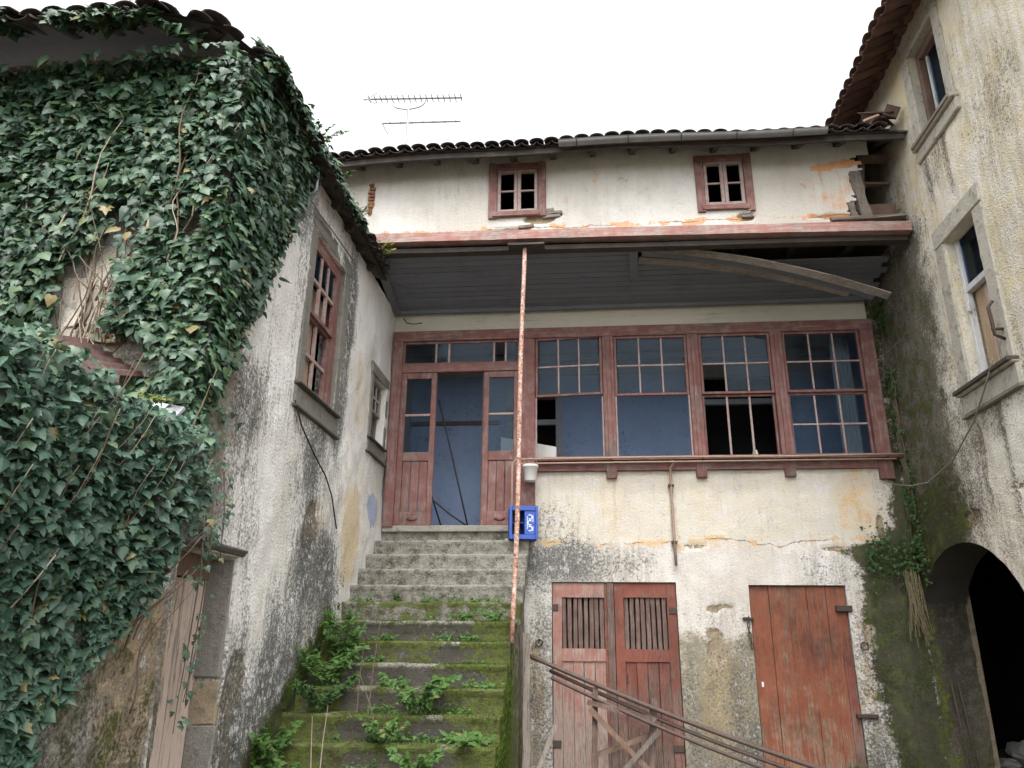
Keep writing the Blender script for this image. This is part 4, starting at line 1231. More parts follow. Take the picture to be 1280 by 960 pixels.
# stone-framed sash window, big
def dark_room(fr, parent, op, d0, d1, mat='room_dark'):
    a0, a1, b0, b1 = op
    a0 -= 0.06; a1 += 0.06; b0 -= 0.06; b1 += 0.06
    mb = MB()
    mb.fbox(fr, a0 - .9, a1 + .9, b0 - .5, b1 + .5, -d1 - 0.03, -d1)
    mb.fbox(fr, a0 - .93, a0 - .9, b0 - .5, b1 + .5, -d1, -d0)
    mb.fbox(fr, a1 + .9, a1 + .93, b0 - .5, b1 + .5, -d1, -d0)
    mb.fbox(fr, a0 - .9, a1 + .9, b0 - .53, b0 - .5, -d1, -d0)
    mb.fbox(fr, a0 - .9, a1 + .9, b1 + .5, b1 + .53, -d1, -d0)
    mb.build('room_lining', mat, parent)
def stone_window(fr, parent, op, w, proud, mat='granite_dark', sill=0.16, flush=False):
    a0, a1, b0, b1 = op
    fpart('window_jamb', fr, a0 - w, a0 - .001, b0, b1, -0.12, proud, mat, parent, 0.01, 0.004)
    fpart('window_jamb', fr, a1 + .001, a1 + w, b0, b1, -0.12, proud, mat, parent, 0.01, 0.004)
    fpart('window_lintel', fr, a0 - w, a1 + w, b1 + .001, b1 + w * 1.15, -0.12, proud + 0.004, mat, parent, 0.01, 0.004)
    if flush:
        fpart('window_apron', fr, a0 - w, a1 + w, b0 - sill, b0 - .026, -0.12, proud + 0.004, mat, parent, 0.01, 0.005)
        fpart('window_sill', fr, a0 - w - 0.01, a1 + w * 0.7, b0 - .025, b0 - .001, -0.12, proud + 0.045, 'slab_dark', parent, 0.006, 0.004)
        fpart('window_drip', fr, a0 - w - 0.03, a1 + w, b0 - sill - 0.025, b0 - sill - 0.001, -0.1, proud + 0.035, 'slab_dark', parent, 0.006, 0.004)
        return
    fpart('window_sill', fr, a0 - w - 0.03, a1 + w + 0.03, b0 - sill, b0 - .001, -0.12, proud + 0.05, mat, parent, 0.012, 0.004)
stone_window(LEF, left, BW, 0.16, 0.012, sill=0.22, flush=True)
stone_window(LEF, left, SW, 0.13, 0.01, sill=0.18, flush=True)
fpart('sash_box', LEF, BW[1] - 0.13, BW[1] - 0.004, BW[2], BW[3], -0.12, -0.03, 'red_v', left)
fpart('sash_box', LEF, BW[0] + 0.002, BW[0] + 0.05, BW[2], BW[3], -0.12, -0.03, 'red_v', left)
fpart('sash_head', LEF, BW[0], BW[1], BW[3] - 0.10, BW[3] - .002, -0.12, -0.03, 'red_y', left)
sash(LEF, left, BW[0] + 0.05, BW[1] - 0.13, 4.66, BW[3] - 0.10, 3, 2, -0.05, 0.045, 0.04, thick=0.045, bar_mat='muntin', skip=((0, 0), (1, 0), (2, 0)))
sash(LEF, left, BW[0] + 0.05, BW[1] - 0.13, BW[2], 4.68, 2, 2, -0.085, 0.045, 0.04, thick=0.045, bar_mat='muntin', glass=False)
for i, (a0, a1, b0, b1, m) in enumerate(((6.54, 6.76, 3.86, 5.05, 'board_tan'), (6.77, 6.97, 4.6, 5.02, 'board_tan'), (6.77, 6.90, 3.86, 4.62, 'board_tan'), (7.02, 7.16, 4.66, 5.0, 'board_tan'))):
    plank_v('shutter_board', LEF, a0, a1, b0, b1, -0.122, 0.02, m, left)
dark_room(LEF, left, BW, 0.24, 1.6)
sash(LEF, left, SW[0] + 0.02, SW[1] - 0.02, 4.38, SW[3] - 0.01, 3, 2, -0.07, 0.04, 0.03, frame_mat='old_wood')
sash(LEF, left, SW[0] + 0.02, SW[1] - 0.02, SW[2], 4.40, 1, 1, -0.11, 0.045, 0.03, frame_mat='brown_wood')
plank_v('shutter_board', LEF, SW[0] + 0.34, SW[1] - 0.04, SW[2], 4.4, -0.15, 0.02, 'red_v', left)
plank_v('shutter_board', LEF, SW[0] + 0.06, SW[0] + 0.2, SW[2], 4.32, -0.17, 0.02, 'old_wood', left)
dark_room(LEF, left, SW, 0.3, 0.32)
# low door under a stone lintel
ldr = pempty('door', 'faded pinkish plank door in a deep recess', LEF.p(5.26, 0, -0.25), left)
for i in range(5):
    w = (LD[1] - LD[0] - 0.01) / 5
    plank_v('board', LEF, LD[0] + w * i + .004, LD[0] + w * (i + 1) - .003, 0.62 + 0.05 * (i % 2), LD[3] - 0.18, -0.235 + .006 * (i % 2), 0.03, 'pink_wood', ldr)
    plank_v('board', LEF, LD[0] + w * i + .004, LD[0] + w * (i + 1) - .003, 0.02, 0.60 + 0.05 * (i % 2), -0.235 + .006 * (i % 2), 0.03, 'old_wood', ldr)
fpart('door_head', LEF, LD[0], LD[1], LD[3] - 0.17, LD[3] - .002, -0.25, -0.2, 'brown_wood', ldr)
mb = MB(); mb.fbox(LEF, LD[0] - 0.12, LD[1] + 0.08, LD[3] - 0.002, LD[3] + 0.05, -0.1, 0.03, 0.02); mb.build('door_lintel', 'slab_dark', left, 0.012)
zz = 0.0
for k, h in enumerate((0.62, 0.42, 0.30, 0.84)):
    fpart('jamb_stone', LEF, LD[1] - 0.014, LD[1] + 0.05, zz + .003, zz + h - .003, -0.24, -0.02, 'granite_dark' if k != 2 else 'rubble', left, 0.012, 0.012)
    zz += h
# roof
def lroof_z(x, y):
    return 5.97 + 0.42 * min(-2.42 - x, y - 4.12)
mb = MB()
xe, ye = -2.45, 4.15
pts = [(xe, ye), (xe, 8.6), (-5.6, 8.6), (-5.6, ye + 3.15), (-5.6, ye)]
for th in (0.0, 0.03):
    mb.add([(x, y, lroof_z(x, y) + th) for (x, y) in [(-2.72, 4.42), (xe, 4.75), (xe, 8.6), (-5.6, 8.6), (-5.6, ye + 3.15)]], [(0, 1, 2, 3, 4) if th else (4, 3, 2, 1, 0)])
    mb.add([(x, y, lroof_z(x, y) + th) for (x, y) in [(-2.72, 4.42), (-5.6, ye + 3.15), (-5.6, ye), (-3.1, ye)]], [(0, 1, 2, 3) if th else (3, 2, 1, 0)])
lroof = mb.build('roof', 'dark_wood', left)
y = 4.80
k = 0
while y < 8.35:
    for c in range(2):
        x = -2.37 - 0.34 * c
        zz = lroof_z(x, 99) + 0.055 + 0.02 * c + 0.02 * math.sin(y * 1.7)
        tile(TD, lroof, (x + random.uniform(-.02, .02), y, zz), math.pi / 2, rs)
        tile(TD, lroof, (x, y + 0.092, zz), math.pi / 2, rs, True)
    y += 0.184
x = -3.10
while x > -5.2:
    for c in range(2):
        yy = 4.07 + 0.34 * c
        if lroof_z(-99, yy) > lroof_z(x, 99) + 0.1:
            continue
        zz = lroof_z(-99, yy) + 0.055 + 0.02 * c + 0.02 * math.sin(x * 2.1)
        tile(TD, lroof, (x, yy + random.uniform(-.02, .02), zz), 0, rs)
        tile(TD, lroof, (x - 0.092, yy, zz), 0, rs, True)
    x -= 0.184
for k in range(4):
    t = k / 3
    px_, py_ = -2.50 - 0.52 * t, 4.70 - 0.50 * t
    tile(TD, lroof, (px_, py_, lroof_z(px_, py_) + 0.06), math.pi / 4, rs * 0.75)
    tile(TD, lroof, (px_ - 0.08, py_ - 0.07, lroof_z(px_, py_) + 0.05), math.pi / 4, rs * 0.75, True)
for t in range(1, 5):
    q = 0.10 + 0.3 * t
    o = tile(TD, lroof, (-2.42 - q, 4.12 + q, lroof_z(-2.42 - q, 4.12 + q) + 0.13), math.pi / 4, rs * 0.75)
    o.scale = (1.3, 1.0, 1.3)
for i in range(8):
    yy = 4.9 + 0.47 * i
    mb = MB(); mb.plank([(-2.50, yy, lroof_z(-2.5, 99) - 0.05), (-2.9, yy, lroof_z(-2.9, 99) - 0.05)], 0.07, 0.08, (0, 0, 1), 2); mb.build('rafter', 'dark_wood', lroof)

# ------------------------------------------------------------------ RIGHT HOUSE
right = thing('right_house', 'tall yellowish roughcast house on the right with stone window frames and an arched gateway', 'house', (3.9, 7.5, 0))
RW = (6.98, 7.62, 4.08, 5.72)
RU = (6.98, 7.62, 7.02, 8.18)
RX = (5.2, 6.35, 4.08, 5.72)
def arch_z(y):
    return 1.52 + 1.13 * np.sqrt(np.clip(1 - ((y - 8.5) / 1.25) ** 2, 0.0004, 1))
def mask_right(a, b, P):
    wa, wb = Z4(a)
    nz = fbm(P * 1.5 + 12, 4)
    lo = 1 - sstep(3.6, 4.6, b + 0.6 * (nz - 0.5))
    cor = sstep(7.7, 8.7, a + 0.5 * (nz - 0.5)) * (1 - sstep(6.0, 6.6, b))
    cor2 = sstep(7.75, 8.4, a + 0.4 * (nz - 0.5)) * (1 - sstep(6.4, 7.2, b))
    d = 0.24 + 0.25 * (nz - 0.5) * 2 + 0.20 * cor2 + 0.04 * lo
    d += 0.35 * blob(a, b, 7.55, 6.7, 0.3, 0.4) + 0.30 * blob(a, b, 7.9, 3.6, 0.25, 0.7) + 0.25 * blob(a, b, 7.2, 3.7, 0.5, 0.25)
    d -= 0.16 * blob(a, b, 6.9, 3.3, 0.75, 0.7)
    d += 0.55 * (fbm(np.stack([a * 3.3, b * 0.5, 0 * a + 6], 1), 4) - 0.5)
    wa[:, 0] = np.clip(d, 0, 0.9)
    wa[:, 1] = np.clip(0.44 * cor * (1 - sstep(5.5, 6.4, b)) + 0.35 * cor * (1 - sstep(3, 3.6, b)), 0, 1)
    wa[:, 2] = 0.46 * (1 - lo) * (1 - cor) + 0.3 * blob(a, b, 8.0, 8.0, 0.25, 0.5) + 0.30 * lo * nz
    wb[:, 0] = np.clip(0.90 * cor + 0.25 * cor2, 0, 0.98)  # dark mossy corner, its shade put into the tint as well
    wb[:, 2] = 0
    wa[:, 3] = 0.62 * blob(a, b, 8.1, 2.85, 0.2, 0.1) + 0.66 * blob(a, b, 7.0, 3.0, 0.35, 0.05)
    run = fbm(np.stack([a * 9, 0 * a, 0 * a + 2], 1), 3)
    wa[:, 0] = np.clip(wa[:, 0] + 0.55 * sstep(0.5, 0.7, run) * blob(a, b, 7.3, 3.3, 0.5, 0.65) + 0.5 * sstep(0.5, 0.7, run) * blob(a, b, 7.3, 6.5, 0.45, 0.5), 0, 0.9)
    yc = 7.9 + 0.25 * (fbm(np.stack([b * 1.7, 0 * b, 0 * b + 3], 1), 4) - 0.5) * 2
    wb[:, 1] = np.where((b > 5.2) & (b < 7.2), crack(a - yc), 0)
    return wa, wb
def vmap_r(a, b):
    top = 3.2
    az = np.where((a > 7.2) & (a < 9.8), arch_z(a), 0.0)
    return np.where(b < top, az + b * (top - az) / top, b)
wall('court_wall', right, RIG, 4.2, 9.68, 0.0, 8.62, 0.04, [RW + (0.28,), RU + (0.24,)], mask_right, 'plaster_right', 0.03, vmap=vmap_r,
     keep=lambda a, b: (a < 7.30) | (b > 1.5))
wall('court_wall', right, RIG, 9.66, 11.6, 6.0, 8.62, 0.06, [], mask_right, 'plaster_right', 0.03)
# soffit of the arch
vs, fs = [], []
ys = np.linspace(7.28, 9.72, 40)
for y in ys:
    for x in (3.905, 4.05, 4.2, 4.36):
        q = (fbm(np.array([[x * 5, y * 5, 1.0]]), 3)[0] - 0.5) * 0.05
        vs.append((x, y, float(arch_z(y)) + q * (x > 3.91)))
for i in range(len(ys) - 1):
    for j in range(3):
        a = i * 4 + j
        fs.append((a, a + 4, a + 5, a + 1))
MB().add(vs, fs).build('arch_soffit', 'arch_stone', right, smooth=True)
jv, jf = [], []
for i in range(13):
    for j in range(40):
        x, z = 3.90 + 0.47 * i / 12, 2.75 * j / 39
        q = fbm(np.array([[x * 6, z * 4, 5.0]]), 4)[0] - 0.5
        jv.append((x - 0.10 * (1 - z / 2.75) ** 2 * (i < 12) * 0, 9.592 - 0.02 + 0.07 * q, z))
for i in range(12):
    for j in range(39):
        a = i * 40 + j
        jf.append((a, a + 40, a + 41, a + 1))
jv = np.array(jv)
mesh_obj('arch_jamb', jv, jf, 'jamb_stone', right, 0, True, {'moss': 0.42 - 0.12 * jv[:, 2] + 0.25 * (jv[:, 0] < 4.0), 'dark': np.clip(0.48 + 0.20 * jv[:, 2] - 1.2 * (jv[:, 0] - 4.1), 0, 1)})
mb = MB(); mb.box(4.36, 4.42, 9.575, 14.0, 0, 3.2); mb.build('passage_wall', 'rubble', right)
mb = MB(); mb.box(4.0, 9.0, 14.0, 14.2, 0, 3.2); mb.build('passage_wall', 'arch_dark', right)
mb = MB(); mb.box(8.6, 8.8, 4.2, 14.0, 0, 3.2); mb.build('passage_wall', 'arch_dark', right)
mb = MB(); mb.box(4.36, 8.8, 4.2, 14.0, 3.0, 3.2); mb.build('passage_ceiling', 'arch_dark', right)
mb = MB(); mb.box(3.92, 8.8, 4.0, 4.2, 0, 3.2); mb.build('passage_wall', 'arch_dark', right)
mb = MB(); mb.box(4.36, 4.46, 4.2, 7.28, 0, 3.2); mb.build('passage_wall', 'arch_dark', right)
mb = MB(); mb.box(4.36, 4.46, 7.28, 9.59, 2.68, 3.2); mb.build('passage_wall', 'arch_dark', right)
stone_window(RIG, right, RW, 0.19, 0.02, 'pale_stone', sill=0.04)
stone_window(RIG, right, RU, 0.15, 0.02, 'pale_stone', sill=0.05)
fpart('window_apron', RIG, RW[0] - 0.22, RW[1] + 0.20, RW[2] - 0.24, RW[2] - 0.045, -0.1, 0.03, 'pale_stone', right, 0.01)
fpart('window_drip', RIG, RW[0] - 0.24, RW[1] + 0.22, RW[2] - 0.275, RW[2] - 0.245, -0.1, 0.05, 'granite_dark', right, 0.008)
fpart('window_slate', RIG, RW[0] - 0.22, RW[1] + 0.22, RW[2] - 0.02, RW[2] + 0.02, -0.15, 0.10, 'dark_wood', right, 0.004)
fpart('window_apron', RIG, RU[0] - 0.18, RU[1] + 0.17, RU[2] - 0.20, RU[2] - 0.055, -0.1, 0.03, 'pale_stone', right, 0.01)
fpart('window_slate', RIG, RU[0] - 0.14, RU[1] + 0.14, RU[2] - 0.03, RU[2] + 0.01, -0.1, 0.09, 'old_wood', right, 0.004)
# window with white frame, boarded
fpart('window_frame', RIG, RW[1] - 0.055, RW[1] - .004, RW[2], RW[3], -0.16, -0.10, 'white_paint', right)
fpart('window_frame', RIG, RW[0] + .004, RW[0] + 0.05, RW[2], RW[3], -0.16, -0.10, 'white_paint', right)
fpart('window_transom', RIG, RW[0] + 0.05, RW[1] - 0.055, 5.10, 5.17, -0.17, -0.10, 'white_paint', right)
fpart('pane', RIG, RW[0] + 0.05, RW[1] - 0.055, 5.17, RW[3] - 0.01, -0.135, -0.13, 'glass', right, 0, 0)
for i in range(3):
    w = (RW[1] - RW[0] - 0.11) / 3
    plank_v('shutter_board', RIG, RW[0] + 0.052 + w * i, RW[0] + 0.05 + w * (i + 1), RW[2] + 0.02, 5.10 if i < 2 else 5.10, -0.19, 0.025, 'pink_wood' if i % 2 else 'tan_wood', right)
fpart('window_bolt', RIG, RW[1] - 0.085, RW[1] - 0.05, 4.88, 4.98, -0.10, -0.07, 'white_paint', right)
dark_room(RIG, right, RW, 0.3, 1.4, 'old_wood')
# upper window, brown casements
fpart('window_frame', RIG, RU[1] - 0.07, RU[1] - .004, RU[2], RU[3], -0.16, -0.08, 'brown_wood', right)
fpart('window_frame', RIG, RU[1] - 0.14, RU[1] - 0.105, RU[2], RU[3] - 0.1, -0.20, -0.14, 'white_paint', right)
fpart('window_frame', RIG, RU[0] + .004, RU[0] + 0.06, RU[2], RU[3], -0.16, -0.08, 'brown_wood', right)
fpart('window_head', RIG, RU[0] + 0.06, RU[1] - 0.07, RU[3] - 0.10, RU[3] - .004, -0.16, -0.08, 'brown_wood', right)
plank_v('shutter_board', RIG, RU[0] + 0.06, RU[0] + 0.26, RU[2], RU[3] - 0.1, -0.21, 0.025, 'brown_wood', right)
fpart('pane', RIG, RU[0] + 0.26, RU[1] - 0.14, RU[2] + .01, RU[3] - 0.10, -0.165, -0.16, 'glass', right, 0, 0)
dark_room(RIG, right, RU, 0.26, 1.4)
hk = MB()
hk.tube([RIG.p(6.86, 4.30, 0.02), RIG.p(6.86, 4.34, 0.10), RIG.p(6.86, 4.62, 0.11), RIG.p(6.86, 4.68, 0.06)], 0.016, 6)
hk.tube([RIG.p(6.86, 4.40, 0.0), RIG.p(6.86, 4.40, 0.12)], 0.014, 6)
hk.build('shutter_hook', 'iron_dark', right, smooth=True)
# eave of the right house
def rroof_z(x):
    return 8.28 + 0.42 * (x - 3.42)
rroof = MB()  # sheet laid above the tiles, added to block sky light in their gaps
for th in (0.125, 0.155):
    rroof.add([(3.56, 4.2, rroof_z(3.56) + th), (3.56, 11.6, rroof_z(3.56) + th), (7.0, 11.6, rroof_z(7.0) + th), (7.0, 4.2, rroof_z(7.0) + th)], [(0, 1, 2, 3) if th < .14 else (3, 2, 1, 0)])
rroof = rroof.build('roof', 'dark_wood', right)
y = 5.8
while y < 10.9:
    for c in range(2):
        x = 3.40 + 0.33 * c + random.uniform(-.02, .02)
        zz = rroof_z(x) + 0.03 + 0.015 * c + 0.02 * math.sin(y * 2)
        tile(TR, rroof, (x, y, zz + 0.03), -math.pi / 2, rs)
        tile(TR, rroof, (x, y + 0.092, zz), -math.pi / 2, rs, True)
    y += 0.184

# ------------------------------------------------------------------ PROPS
# rusty support pole under the beam
p0, p1 = np.array((-0.735, 7.78, 1.60)), np.array((-0.665, 8.25, 6.20))
pole = MB().tube([p0 + (p1 - p0) * t + np.array((0.010 * math.sin(t * 7) + 0.012 * math.sin(t * 3.1), 0, 0)) for t in np.linspace(0, 1, 14)], 0.026, 10, jit=0.05).build('support_pole', 'pole_rust', None, smooth=True)
tag(pole, 'thin rusty pinkish iron pole propping the front beam from the steps', 'pole')
mb = MB(); mb.box(-0.86, -0.42, 8.16, 8.34, 6.205, 6.225, 0.004); mb.build('head_plate', 'dark_wood', pole)
mb = MB(); mb.box(-0.79, -0.69, 7.73, 7.83, 1.605, 1.625, 0.003); mb.build('foot_plate', 'iron_dark', pole)
# pipe rail along the sill, dropping beside the door
rail = MB().tube([(-0.90, 9.40, 2.66), (-0.90, 9.40, 3.6), (-0.895, 9.40, 3.77), (-0.85, 9.40, 3.82), (-0.6, 9.40, 3.825), (1.0, 9.40, 3.83), (2.5, 9.40, 3.82), (3.88, 9.40, 3.83)], 0.016, 8).build('rail_pipe', 'pipe_tan', None, smooth=True)
tag(rail, 'thin peeling pipe rail along the window sill, bent down beside the door', 'pipe')
mb = MB(); mb.tube([(-0.84, 9.41, 2.72), (-0.84, 9.41, 3.70), (-0.80, 9.41, 3.765), (-0.6, 9.41, 3.77), (3.78, 9.41, 3.775)], 0.011, 7); mb.build('lower_pipe', 'pipe_tan', rail, smooth=True)
for x in (0.35, 1.48, 2.55, 3.7):
    mb = MB(); mb.tube([(x, 9.40, 3.82), (x, 9.56, 3.80)], 0.009, 6); mb.build('rail_bracket', 'iron_dark', rail)
# water pipe drop on the plaster
drop = MB().tube([(1.11, 9.50, 3.80), (1.13, 9.46, 3.77), (1.09, 9.52, 3.72), (1.085, 9.545, 3.62), (1.085, 9.545, 2.9), (1.09, 9.545, 2.52)], 0.016, 8).build('drop_pipe', 'pipe_tan', None, smooth=True)
tag(drop, 'short vertical water pipe with a tap bend fixed under the windows', 'pipe')
for z in (3.5, 2.8):
    mb = MB(); mb.box(1.05, 1.12, 9.53, 9.58, z - 0.015, z + 0.015); mb.build('pipe_clip', 'iron_dark', drop)
# hanging pot
pot = MB().lathe((-0.665, 9.36, 3.53), [(0.0, 0.0), (0.07, 0.0), (0.076, 0.01), (0.09, 0.17), (0.099, 0.175), (0.099, 0.205), (0.09, 0.205), (0.075, 0.03), (0.0, 0.025)], 20).build('hanging_pot', 'white_plastic', None, smooth=True)
tag(pot, 'small white plastic pot hanging from the pipe rail', 'pot')
mb = MB(); mb.tube([(-0.665 + 0.09 * math.cos(t), 9.36, 3.73 + 0.11 * math.sin(t)) for t in np.linspace(0, math.pi, 12)], 0.004, 5); mb.build('handle', 'grey_cable', pot)

# blue crate lying on its side at the top of the steps
crate = thing('blue_crate', 'bright blue plastic bottle crate at the right end of the top steps', 'crate', (-0.73, 9.28, 2.80))
CF = Frame((-0.74, 9.26, 2.802), (0.985, 0.17, 0), (0, 0, 1), (0.17, -0.985, 0))
cw, chh, cdp = 0.17, 0.40, 0.26
def cpart(name, *b, mat='blue_plastic', bevel=0.006, par=None):
    mb = MB(); mb.fbox(CF, *b); return mb.build(name, mat, par or crate, bevel)
cpart('side', -cw, -cw + 0.014, 0, chh, -cdp, 0.0)
cpart('side', cw - 0.014, cw, 0, chh, -cdp, 0.0)
cpart('side', -cw + .014, cw - .014, 0, 0.014, -cdp, 0.0)
cpart('side', -cw + .014, cw - .014, chh - 0.014, chh, -cdp, 0.0)
cpart('rim', -cw - 0.006, -cw + 0.03, -0.0, chh + 0.004, 0.0, 0.016)
cpart('rim', cw - 0.03, cw + 0.006, -0.0, chh + 0.004, 0.0, 0.016)
cpart('rim', -cw + .03, cw - .03, 0.0, 0.055, 0.0, 0.016)
cpart('rim', -cw + .03, cw - .03, chh - 0.055, chh + 0.004, 0.0, 0.016)
lp = cpart('logo_panel', 0.01, cw - 0.03, 0.055, chh - 0.055, -0.012, 0.004)
cpart('bottom', -cw + .014, cw - .014, .014, chh - .014, -cdp, -cdp + 0.012)
cpart('divider', -cw + .014, 0.01, chh * 0.5 - .006, chh * 0.5 + .006, -cdp + .012, -0.03)
cpart('divider', -0.065, -0.053, .014, chh - .014, -cdp + .012, -0.05)
# lettering strokes of the worn white print
def stroke(pts, w=0.009):
    mb = MB()
    mb.plank([CF.p(a, b, 0.0055) for (a, b) in pts], w, 0.002, tuple(CF.ec), jit=0.0)
    mb.build('print_mark', 'logo_white', lp)
cx = 0.078
for (cy, sgn) in ((0.13, 1), (0.20, -1), (0.27, 1)):
    stroke([(cx + 0.026 * math.cos(t) * sgn, cy + 0.028 * math.sin(t)) for t in np.linspace(-2.3, 2.3, 9)])
stroke([(cx - 0.034, 0.12), (cx - 0.034, 0.28)], 0.006)
stroke([(cx + 0.036, 0.10), (cx + 0.036, 0.16)], 0.006); stroke([(cx + 0.036, 0.21), (cx + 0.036, 0.29)], 0.006)
# bottle seen inside
# white card box on the window board
box = MB(); box.box(-1.12, -0.36, 10.0, 10.3, 3.9, 4.20)
boxv = np.array(box.V); boxv[:, 2] += (boxv[:, 0] + 0.7) * -0.20
box = mesh_obj('card_box', boxv, box.F, 'white_card', None, 0.006)
tag(box, 'white carton leaning inside behind the right door leaf', 'box')
mb = MB(); mb.lathe((0, 0, 0), [(0.0, 0), (0.014, 0.0)], 10); mb.V = [(-0.93 + p[0], 9.995, 4.02 + p[1]) for p in mb.V]; mb.build('finger_hole', 'black_cable', box)
tbl = thing('inner_table', 'dark wooden table inside carrying the white carton', 'table', (-0.7, 10.15, 3.0))
mb = MB(); mb.box(-1.25, -0.2, 9.9, 10.4, 3.80, 3.84); mb.build('top', 'brown_wood', tbl)
for (x, y) in ((-1.2, 9.95), (-0.25, 9.95), (-1.2, 10.35), (-0.25, 10.35)):
    mb = MB(); mb.box(x - .03, x + .03, y - .03, y + .03, 3.0, 3.80); mb.build('leg', 'brown_wood', tbl)
for v in boxv: pass
# jar on the sill of the third bay
jar = MB().lathe((2.18, 9.68, 3.868), [(0, 0), (0.035, 0), (0.036, 0.07), (0.028, 0.085), (0.028, 0.10), (0, 0.10)], 12).build('small_jar', 'white_plastic', None, smooth=True)
tag(jar, 'small pale jar on the sill of the third window bay', 'jar')
mb = MB(); mb.box(1.6, 3.5, 9.64, 9.80, 3.84, 3.866); mb.build('inner_sill', 'red_h', house)
# cables inside the doorway
for k, (pts, l) in enumerate((([(-1.95, 9.75, 4.75), (-1.80, 9.75, 4.2), (-1.62, 9.75, 3.5), (-1.50, 9.75, 3.03)], 'long black cable slanting down through the open doorway'),
                              ([(-2.10, 9.8, 3.9), (-2.02, 9.8, 3.5), (-1.85, 9.8, 3.02)], 'short black cable by the left door leaf'),
                              ([(-2.10, 9.82, 3.45), (-1.95, 9.82, 3.36), (-1.75, 9.82, 3.2), (-1.48, 9.82, 3.02)], 'black cable curling low across the open doorway'))):
    c = MB().tube(pts, 0.012, 6).build('cable', 'black_cable', None, smooth=True)
    tag(c, l, 'cable', 'cables in the doorway')
# weathered post beside the steps
post = MB(); post.plank([(-0.655, 8.72, 0.0), (-0.66, 8.76, 1.72)], 0.075, 0.05, (0, 1, 0), 6, 0.006)
tag(post.build('wooden_post', 'old_wood'), 'weathered grey post standing beside the mossy steps', 'post')
mb = MB(); mb.plank([(-0.62, 8.80, 0.18), (-0.36, 8.92, 0.78)], 0.05, 0.035, (0, 1, 0), 4, 0.005)
tag(mb.build('loose_stick', 'old_wood'), 'short stick leaning on the wall between the post and the double door', 'stick')
mb = MB(); mb.plank([(-0.58, 8.6, 0.42), (-0.44, 8.7, 0.02)], 0.05, 0.035, (0, 1, 0), 4, 0.005)
tag(mb.build('loose_stick', 'old_wood'), 'short grey stick at the foot of the weathered post', 'stick')
# trestle and long iron bars
tre = thing('trestle', 'crude wooden trestle of two posts and crossed braces before the double door', 'trestle', (0.37, 8.8, 0))
def tp(name, a, b, w, t, m='brown_wood'):
    mb = MB(); mb.plank([a, b], w, t, (0, 1, 0), 5, 0.005); mb.build(name, m, tre)
tp('post', (0.03, 8.80, 0.0), (0.075, 8.84, 1.17), 0.055, 0.05, 'slat_dark')
tp('post', (0.60, 8.80, 0.0), (0.695, 8.84, 1.07), 0.065, 0.05, 'slat_dark')
tp('brace', (0.015, 8.75, 0.96), (0.70, 8.75, 0.30), 0.05, 0.035, 'brown_wood')
tp('brace', (0.00, 8.72, 0.02), (0.72, 8.72, 0.77), 0.045, 0.03, 'post_grey')
tp('brace', (0.05, 8.87, 0.50), (0.66, 8.87, 0.72), 0.05, 0.03, 'brown_wood')
tp('cross_bar', (-0.01, 8.77, 1.03), (0.70, 8.77, 0.86), 0.05, 0.04, 'slat_dark')
bars = [((-0.64, 8.86, 1.485), (2.60, 8.62, 0.36), 0.024, 'iron_pipe', 'thickest topmost dark iron bar resting on the trestle'),
        ((-0.42, 8.90, 1.335), (2.45, 8.66, 0.30), 0.020, 'iron_pipe', 'middle reddish iron bar resting on the trestle'),
        ((-0.40, 8.82, 1.265), (2.30, 8.60, 0.27), 0.018, 'iron_pipe', 'lowest thin iron bar with a pale end on the trestle')]
for (a, b, r, m, l) in bars:
    a, b = np.array(a), np.array(b)
    o = MB().tube([a + (b - a) * t - np.array((0, 0, 0.05 * math.sin(math.pi * t))) for t in np.linspace(0, 1, 12)], r, 8).build('iron_bar', m, None, smooth=True)
    tag(o, l, 'bar', 'long bars across the doors')
# a block that carries the lower ends of the bars
mb = MB(); mb.box(2.25, 2.75, 8.5, 8.75, 0, 0.26, 0.02)
tag(mb.build('stone_block', 'granite_dark', None, 0.02), 'rough stone block under the lower ends of the iron bars', 'stone')

# TV antenna on the roof
an = thing('tv_antenna', 'aluminium rooftop TV antenna with two long booms against the white sky', 'antenna', (-2.5, 9.3, 8.1))
AX = np.array((1.0, 0.0, -0.055))
def atube(name, pts, r, par=an):
    return MB().tube(pts, r, 6).build(name, 'aluminium', par)
atube('mast', [(-2.49, 9.3, 7.9), (-2.51, 9.3, 8.62), (-2.515, 9.3, 9.22)], 0.019)
atube('boom_bow', [(-2.515 + 0.26 * math.cos(t), 9.3, 9.36 + 0.15 * math.sin(t) * (1 if abs(math.sin(t)) < .9 else .95)) for t in np.linspace(math.pi, 2 * math.pi, 12)], 0.010)
b1 = np.array((-3.22, 9.3, 9.445)); b2 = np.array((-1.70, 9.3, 9.375))
up_b = atube('boom', [b1, b2], 0.015)
for i in range(17):
    c = b1 + (b2 - b1) * (0.06 + 0.93 * i / 16)
    atube('element', [c + np.array((0.0, 0.09, 0.0)), c - np.array((0.0, 0.09, 0.0))], 0.007, up_b)
for s in (1, -1):
    atube('reflector', [b1, b1 + np.array((0.14, 0.10 * s, 0.10 * s))], 0.006, up_b)
    atube('reflector', [b1 + np.array((0.05, 0, 0)), b1 + np.array((0.20, 0, 0.10 * s))], 0.006, up_b)
    atube('reflector', [b1 + np.array((0.02, 0, 0)), b1 + np.array((0.08, 0, 0.14 * s))], 0.005, up_b)
c1 = np.array((-2.90, 9.3, 8.985)); c2 = np.array((-1.71, 9.3, 8.95))
lo_b = atube('boom', [c1, c2], 0.014)
for i in range(7):
    c = c1 + (c2 - c1) * (0.1 + 0.14 * i)
    atube('element', [c + np.array((0, 0.03, 0)), c - np.array((0, 0.03, 0))], 0.005, lo_b)
